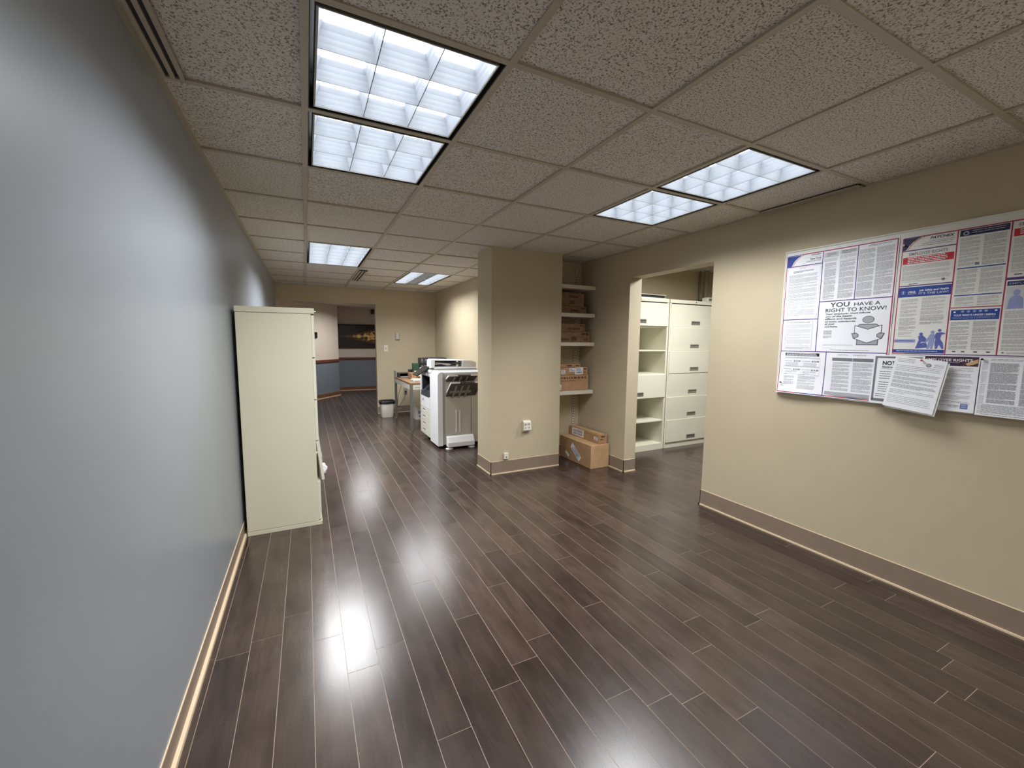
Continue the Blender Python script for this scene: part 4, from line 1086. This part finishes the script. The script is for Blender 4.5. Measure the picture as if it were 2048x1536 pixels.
# second bottom panel
s.lines(0.345, 0.400, 0.636, 0.646, 0.0045, 0.0015, 'text', 53); s.lines(0.425, 0.490, 0.636, 0.646, 0.0045, 0.0015, 'text', 54)
s.rect(0.316, 0.421, 0.657, 0.676, 'greyink2', 1); s.rect(0.423, 0.530, 0.657, 0.676, 'greyink2', 1)
s.lines(0.320, 0.412, 0.684, 0.856, 0.0042, 0.0015, 'text', 55); s.lines(0.426, 0.530, 0.684, 0.856, 0.0042, 0.0015, 'text', 56)
s.rect(0.29, 0.57, 0.864, 0.884, 'greyink', 1)
s.build('poster', label='left labor law poster with YOU HAVE A RIGHT TO KNOW! and a reading figure', category='poster')
# pins
def pin(x, y, z, mt, label, r=0.005):
    b = MB(); b.rings([[Vector((x-d, y+math.cos(a)*q_, z+math.sin(a)*q_)) for a in [2*PI*k/12 for k in range(12)]] for d, q_ in ((0.0, r*0.5), (0.003, r*0.45), (0.006, r*0.6), (0.009, r), (0.012, r*0.9))], mt)
    b.build('pushpin', label=label, category='pushpin')
pin(BX-0.004, 0.406, 1.900, 'chrome', 'pushpin at the top left corner of the left poster')
pin(BX-0.013, 0.388, 1.079, 'ink', 'black pushpin near the bottom left corner of the left poster')
pin(BX-0.004, -0.192, 1.862, 'chrome', 'pushpin in the blue corner of the right poster')

# ---- right poster
def bulge2(u, v): return 0.0012+0.0012*math.sin(v*17+1)
s = Sheet(BX, -0.178, 1.902, 0.0, bulge2)
W2, H2 = 0.600, 0.618
for k in range(10): s.rect(W2*k/10, W2*(k+1)/10, 0, H2, 'paper2', 0)
s.rect(0.004, 0.008, 0.004, H2-0.004, 'crimson'); s.rect(W2-0.008, W2-0.004, 0.004, H2-0.004, 'crimson')
s.rect(0.008, 0.075, 0.003, 0.009, 'purple'); s.rect(0.075, W2-0.008, 0.003, 0.0085, 'crimson')
s.rect(0.008, 0.06, H2-0.0085, H2-0.004, 'redink'); s.rect(0.06, W2-0.008, H2-0.0085, H2-0.004, 'purple')
vb(0.2145, 0.006, H2-0.006, 'crimson', 0.005); vb(0.3895, 0.006, H2-0.006, 'crimson', 0.005)
hb(0.008, 0.2145, 0.0715)
sw = [(0.022, 0.066), (0.032, 0.046), (0.048, 0.028), (0.066, 0.016), (0.082, 0.0095)]
s.fan([(0.008, 0.009)] + sw[::-1] + [(0.008, 0.069)], 'navyink', 1)
for a, c in zip(sw[:-1], sw[1:]):
    s.line((a[0]+0.002, a[1]), (c[0]+0.002, c[1]), 0.0028, 'paper2', 2); s.line((a[0]+0.006, a[1]), (c[0]+0.008, c[1]), 0.0026, 'redink', 2)
s.text('PAYCHEX', 0.113, 0.027, 0.090, 'navyink', 0.0125, 0.025, shear=0.25)
s.rect(0.110, 0.204, 0.036, 0.0374, 'text2'); s.lines(0.085, 0.205, 0.044, 0.050, 0.005, 0.0018, 'text2', 60); s.lines(0.070, 0.205, 0.053, 0.060, 0.006, 0.0018, 'text2', 61)
s.text('EMPLOYEE RIGHTS', 0.036, 0.098, 0.148, 'greyink2', 0.0150, 0.006)
s.rect(0.012, 0.208, 0.105, 0.141, 'redink', 1)
s.lines(0.032, 0.186, 0.108, 0.138, 0.0085, 0.0038, 'paper', 62, 9)
s.lines(0.014, 0.205, 0.150, 0.238, 0.0046, 0.0012, 'greyink2', 63); s.lines(0.045, 0.085, 0.244, 0.249, 0.004, 0.003, 'navyink', 64); s.rect(0.172, 0.184, 0.228, 0.240, 'greyink2', 1)
hb(0.008, 0.2145, 0.2545)
s.rect(0.008, 0.212, 0.262, 0.313, 'blueink', 1)
s.ell(0.027, 0.289, 0.0085, 0.0095, 'pale_blue', 2); s.ell(0.027, 0.289, 0.0068, 0.0078, 'blueink', 3); s.rect(0.0255, 0.0285, 0.283, 0.295, 'paper', 4)
s.text('OSHA', 0.046, 0.2925, 0.032, 'paper', 0.0095, 0.03); s.rect(0.046, 0.080, 0.297, 0.2985, 'paper', 2)
s.text('Job Safety and Health', 0.091, 0.287, 0.112, 'paper', 0.0105, 0.02)
s.text("IT'S THE LAW!", 0.091, 0.303, 0.112, 'paper', 0.0105, 0.0)
s.lines(0.022, 0.092, 0.325, 0.420, 0.0044, 0.0013, 'text', 65, 4); s.lines(0.106, 0.198, 0.322, 0.420, 0.0044, 0.0013, 'text', 66, 4)
s.lines(0.022, 0.092, 0.425, 0.495, 0.0046, 0.0014, 'greyink2', 67, 5); s.lines(0.106, 0.198, 0.422, 0.462, 0.0044, 0.0014, 'greyink2', 68, 5); s.lines(0.022, 0.080, 0.50, 0.52, 0.005, 0.0014, 'greyink2', 69)
s.rect(0.008, 0.096, 0.536, 0.553, 'pale_blue', 1); s.lines(0.014, 0.088, 0.542, 0.546, 0.004, 0.003, 'mid_blue', 70)
s.rect(0.008, 0.211, 0.5895, 0.607, 'blueink', 1); s.lines(0.022, 0.192, 0.596, 0.600, 0.005, 0.0026, 'paper', 71)
# three workers, pale blue silhouettes
def figure(cu, hv, hs, mt, body):
    s.ell(cu, hv, 0.0068*hs, 0.0075*hs, mt, 2, 14)
    for pl in body: s.fan(pl, mt, 2)
figure(0.117, 0.509, 1.1, 'mid_blue', [[(0.106, 0.519), (0.124, 0.515), (0.139, 0.532), (0.137, 0.550), (0.122, 0.549), (0.112, 0.565), (0.103, 0.566), (0.110, 0.540)], [(0.104, 0.566), (0.128, 0.552), (0.141, 0.556), (0.148, 0.578), (0.098, 0.584)]])
figure(0.161, 0.500, 1.1, 'pale_blue', [[(0.152, 0.510), (0.169, 0.509), (0.172, 0.536), (0.150, 0.538), (0.138, 0.556), (0.133, 0.553)], [(0.150, 0.538), (0.171, 0.536), (0.169, 0.562), (0.166, 0.586), (0.158, 0.586), (0.158, 0.560), (0.152, 0.586), (0.143, 0.586)]])
figure(0.187, 0.491, 1.0, 'mid_blue', [[(0.176, 0.503), (0.194, 0.500), (0.209, 0.505), (0.209, 0.509), (0.195, 0.512), (0.192, 0.534), (0.175, 0.532), (0.166, 0.528)], [(0.175, 0.532), (0.192, 0.534), (0.204, 0.556), (0.208, 0.584), (0.201, 0.585), (0.194, 0.560), (0.184, 0.548), (0.183, 0.584), (0.176, 0.585), (0.172, 0.552)]])
# middle column
s.rect(0.222, 0.383, 0.0105, 0.040, 'navyink', 1); s.ell(0.243, 0.027, 0.0105, 0.0105, 'greyink', 2); s.ell(0.243, 0.027, 0.0055, 0.0055, 'navyink', 3)
s.lines(0.262, 0.375, 0.017, 0.034, 0.009, 0.0030, 'greyink', 72)
s.lines(0.226, 0.296, 0.050, 0.184, 0.0036, 0.0013, 'text', 73, 5); s.lines(0.306, 0.380, 0.048, 0.184, 0.0034, 0.0013, 'text', 74, 9)
s.rect(0.284, 0.298, 0.170, 0.182, 'greyink2', 3)
s.rect(0.224, 0.383, 0.190, 0.1955, 'mid_blue', 1); s.rect(0.226, 0.381, 0.1905, 0.195, 'blueink', 2)
s.lines(0.226, 0.296, 0.202, 0.314, 0.0036, 0.0013, 'text', 75, 9); s.lines(0.306, 0.380, 0.202, 0.314, 0.0036, 0.0013, 'text', 76, 9)
s.rect(0.224, 0.383, 0.3205, 0.3255, 'blueink', 1)
s.lines(0.230, 0.296, 0.334, 0.374, 0.004, 0.0013, 'text', 77, 6); s.lines(0.306, 0.378, 0.334, 0.374, 0.004, 0.0013, 'text', 78, 6)
hb(0.2145, 0.3895, 0.382, 'crimson', 0.0045)
s.rect(0.221, 0.384, 0.393, 0.442, 'blueink', 1)
for cu in (0.262, 0.282, 0.302, 0.322, 0.340): s.ell(cu, 0.4015, 0.0062, 0.0052, 'pale_blue', 2, 14)
s.ell(0.234, 0.403, 0.005, 0.004, 'paper', 2, 5); s.ell(0.372, 0.401, 0.005, 0.004, 'paper', 2, 5)
s.text('YOUR RIGHTS UNDER USERRA', 0.231, 0.423, 0.142, 'paper', 0.0085, 0.02); s.lines(0.228, 0.378, 0.428, 0.439, 0.0052, 0.0016, 'pale_blue', 79)
s.lines(0.224, 0.292, 0.452, 0.588, 0.0040, 0.0014, 'text', 80, 6); s.lines(0.302, 0.380, 0.450, 0.588, 0.0038, 0.0014, 'text', 81, 7)
for cu in (0.246, 0.278, 0.320, 0.362): s.rect(cu-0.006, cu+0.006, 0.594, 0.599, 'text2', 2)
# right column
s.text('EMPLOYEE RIGHTS', 0.410, 0.032, 0.160, 'greyink2', 0.0150, 0.006); s.rect(0.397, 0.592, 0.042, 0.075, 'redink', 1); s.lines(0.415, 0.575, 0.046, 0.072, 0.0085, 0.0036, 'paper', 82, 9)
s.lines(0.400, 0.590, 0.085, 0.236, 0.0044, 0.0013, 'text', 83, 6); s.rect(0.412, 0.436, 0.242, 0.246, 'text2', 2)
s.rect(0.392, 0.594, 0.2565, 0.268, 'purple', 1); s.rect(0.396, 0.590, 0.274, 0.294, 'navyink', 1)
s.text('EMPLOYEE RIGHTS', 0.402, 0.289, 0.150, 'pale_blue', 0.0095, 0.006)
s.rect(0.396, 0.590, 0.298, 0.400, 'paleink', 1)
s.ell(0.428, 0.325, 0.011, 0.013, 'pale_blue', 2, 16); s.fan([(0.404, 0.398), (0.408, 0.352), (0.420, 0.338), (0.436, 0.338), (0.449, 0.352), (0.453, 0.398)], 'pale_blue', 2)
s.ell(0.476, 0.318, 0.011, 0.013, 'pale_blue', 2, 16); s.fan([(0.456, 0.398), (0.458, 0.348), (0.468, 0.332), (0.484, 0.332), (0.496, 0.348), (0.500, 0.398)], 'pale_blue', 2)
s.lines(0.400, 0.588, 0.408, 0.590, 0.0042, 0.0014, 'text', 84, 9); s.ell(0.408, 0.598, 0.004, 0.004, 'greyink2', 2, 10); s.lines(0.420, 0.585, 0.596, 0.606, 0.0048, 0.0016, 'text', 85)
s.build('poster', label='right labor law poster with red and blue banners and blue worker silhouettes', category='poster')

# ---- sheets hung below the right poster
def hang(x):
    return lambda u, v: x+0.010*(v/0.28)**2
s = Sheet(BX, -0.112, 1.279, 0.0, lambda u, v: 0.020+0.010*(v/0.27))
s.rect(0, 0.216, 0, 0.268, 'paper', 0)
s.rect(0.008, 0.208, 0.006, 0.016, 'greyink2'); s.rect(0.008, 0.018, 0.016, 0.250, 'greyink2'); s.rect(0.198, 0.208, 0.016, 0.250, 'greyink2'); s.rect(0.008, 0.208, 0.240, 0.256, 'greyink2')
s.text('NOTICE', 0.043, 0.053, 0.095, 'ink', 0.0215, 0.03); s.text('Electronic', 0.043, 0.068, 0.060, 'ink', 0.0090, 0.02)
s.rect(0.038, 0.180, 0.0745, 0.0758, 'text2')
s.lines(0.034, 0.185, 0.088, 0.200, 0.0125, 0.0026, 'text2', 90, 9); s.lines(0.024, 0.190, 0.214, 0.236, 0.0110, 0.0022, 'text2', 91, 4)
s.build('notice_sheet', label='white sheet headed NOTI, framed in grey, partly hidden under the tilted sheet', category='paper')
s = Sheet(BX, -0.304, 1.283, 0.0, lambda u, v: 0.012+0.006*(v/0.27))
s.rect(0, 0.218, 0, 0.272, 'paper', 0)
s.rect(0.0, 0.214, 0.002, 0.048, 'plum')
s.text('EMPLOYEE RIGHTS', 0.026, 0.0255, 0.168, 'paper', 0.0125, 0.015); s.rect(0.010, 0.150, 0.031, 0.0325, 'paleink', 2); s.rect(0.06, 0.148, 0.037, 0.044, 'navyink', 2)
s.fan([(0.170, 0.036), (0.190, 0.022), (0.212, 0.012), (0.213, 0.030), (0.196, 0.040), (0.178, 0.044)], 'card2', 2)
s.lines(0.012, 0.205, 0.058, 0.245, 0.0060, 0.0014, 'greyink2', 92, 4)
s.rect(0.170, 0.196, 0.232, 0.256, 'mid_blue', 1); s.rect(0.173, 0.193, 0.235, 0.253, 'pale_blue', 2); s.lines(0.125, 0.165, 0.240, 0.258, 0.006, 0.0013, 'greyink2', 93)
s.build('leaflet', label='leaflet headed EMPLOYEE RIGHTS on a dark photo band below the right poster', category='paper')
s = Sheet(BX, -0.525, 1.282, 0.0, lambda u, v: 0.010+0.006*(v/0.27))
s.rect(0, 0.250, 0, 0.276, 'paper', 0)
s.lines(0.030, 0.235, 0.008, 0.020, 0.006, 0.0015, 'greyink2', 94); s.lines(0.006, 0.024, 0.010, 0.268, 0.005, 0.0014, 'greyink', 95, 12)
s.lines(0.032, 0.122, 0.026, 0.216, 0.0031, 0.0016, 'text', 96, 18); s.lines(0.132, 0.235, 0.026, 0.216, 0.0031, 0.0016, 'text', 97, 18)
s.lines(0.020, 0.240, 0.222, 0.270, 0.0052, 0.0018, 'greyink2', 98, 12)
s.build('notice_sheet', label='densely printed white sheet at the right end of the notice board, cut by the frame', category='paper')
# the tilted letter and its second page
s = Sheet(BX, -0.221, 1.275, math.radians(6.5), lambda u, v: 0.036+0.016*(v/0.28))
s.rect(0.003, 0.209, 0.006, 0.277, 'paper2', 0)
s.build('letter_sheet', label='lower page peeping out behind the tilted letter on the notice board', category='paper')
s = Sheet(BX, -0.216, 1.278, math.radians(6.5), lambda u, v: 0.038+0.018*(v/0.28))
s.rect(0, 0.206, 0, 0.272, 'paper', 0)
s.lines(0.012, 0.085, 0.010, 0.030, 0.0075, 0.0019, 'text', 100); s.ell(0.140, 0.030, 0.0105, 0.0095, 'greyink2', 1); s.ell(0.140, 0.030, 0.007, 0.006, 'greyink', 2)
s.lines(0.160, 0.198, 0.022, 0.036, 0.006, 0.0017, 'text', 101); s.lines(0.012, 0.195, 0.044, 0.072, 0.0085, 0.0018, 'text', 102)
s.lines(0.012, 0.195, 0.082, 0.168, 0.0052, 0.0017, 'greyink2', 103, 4); s.lines(0.012, 0.195, 0.176, 0.200, 0.0080, 0.0017, 'text', 104, 4); s.lines(0.012, 0.19, 0.208, 0.252, 0.0088, 0.0017, 'text', 105)
s.build('letter_sheet', label='front page of the tilted letter hanging loose over the notice sheets', category='paper')
pin(BX-0.040, -0.325, 1.258, 'redplastic', 'red pushpin holding the tilted letter')
pin(BX-0.012, -0.530, 1.272, 'ink', 'black clip pin at the corner of the densely printed sheet')
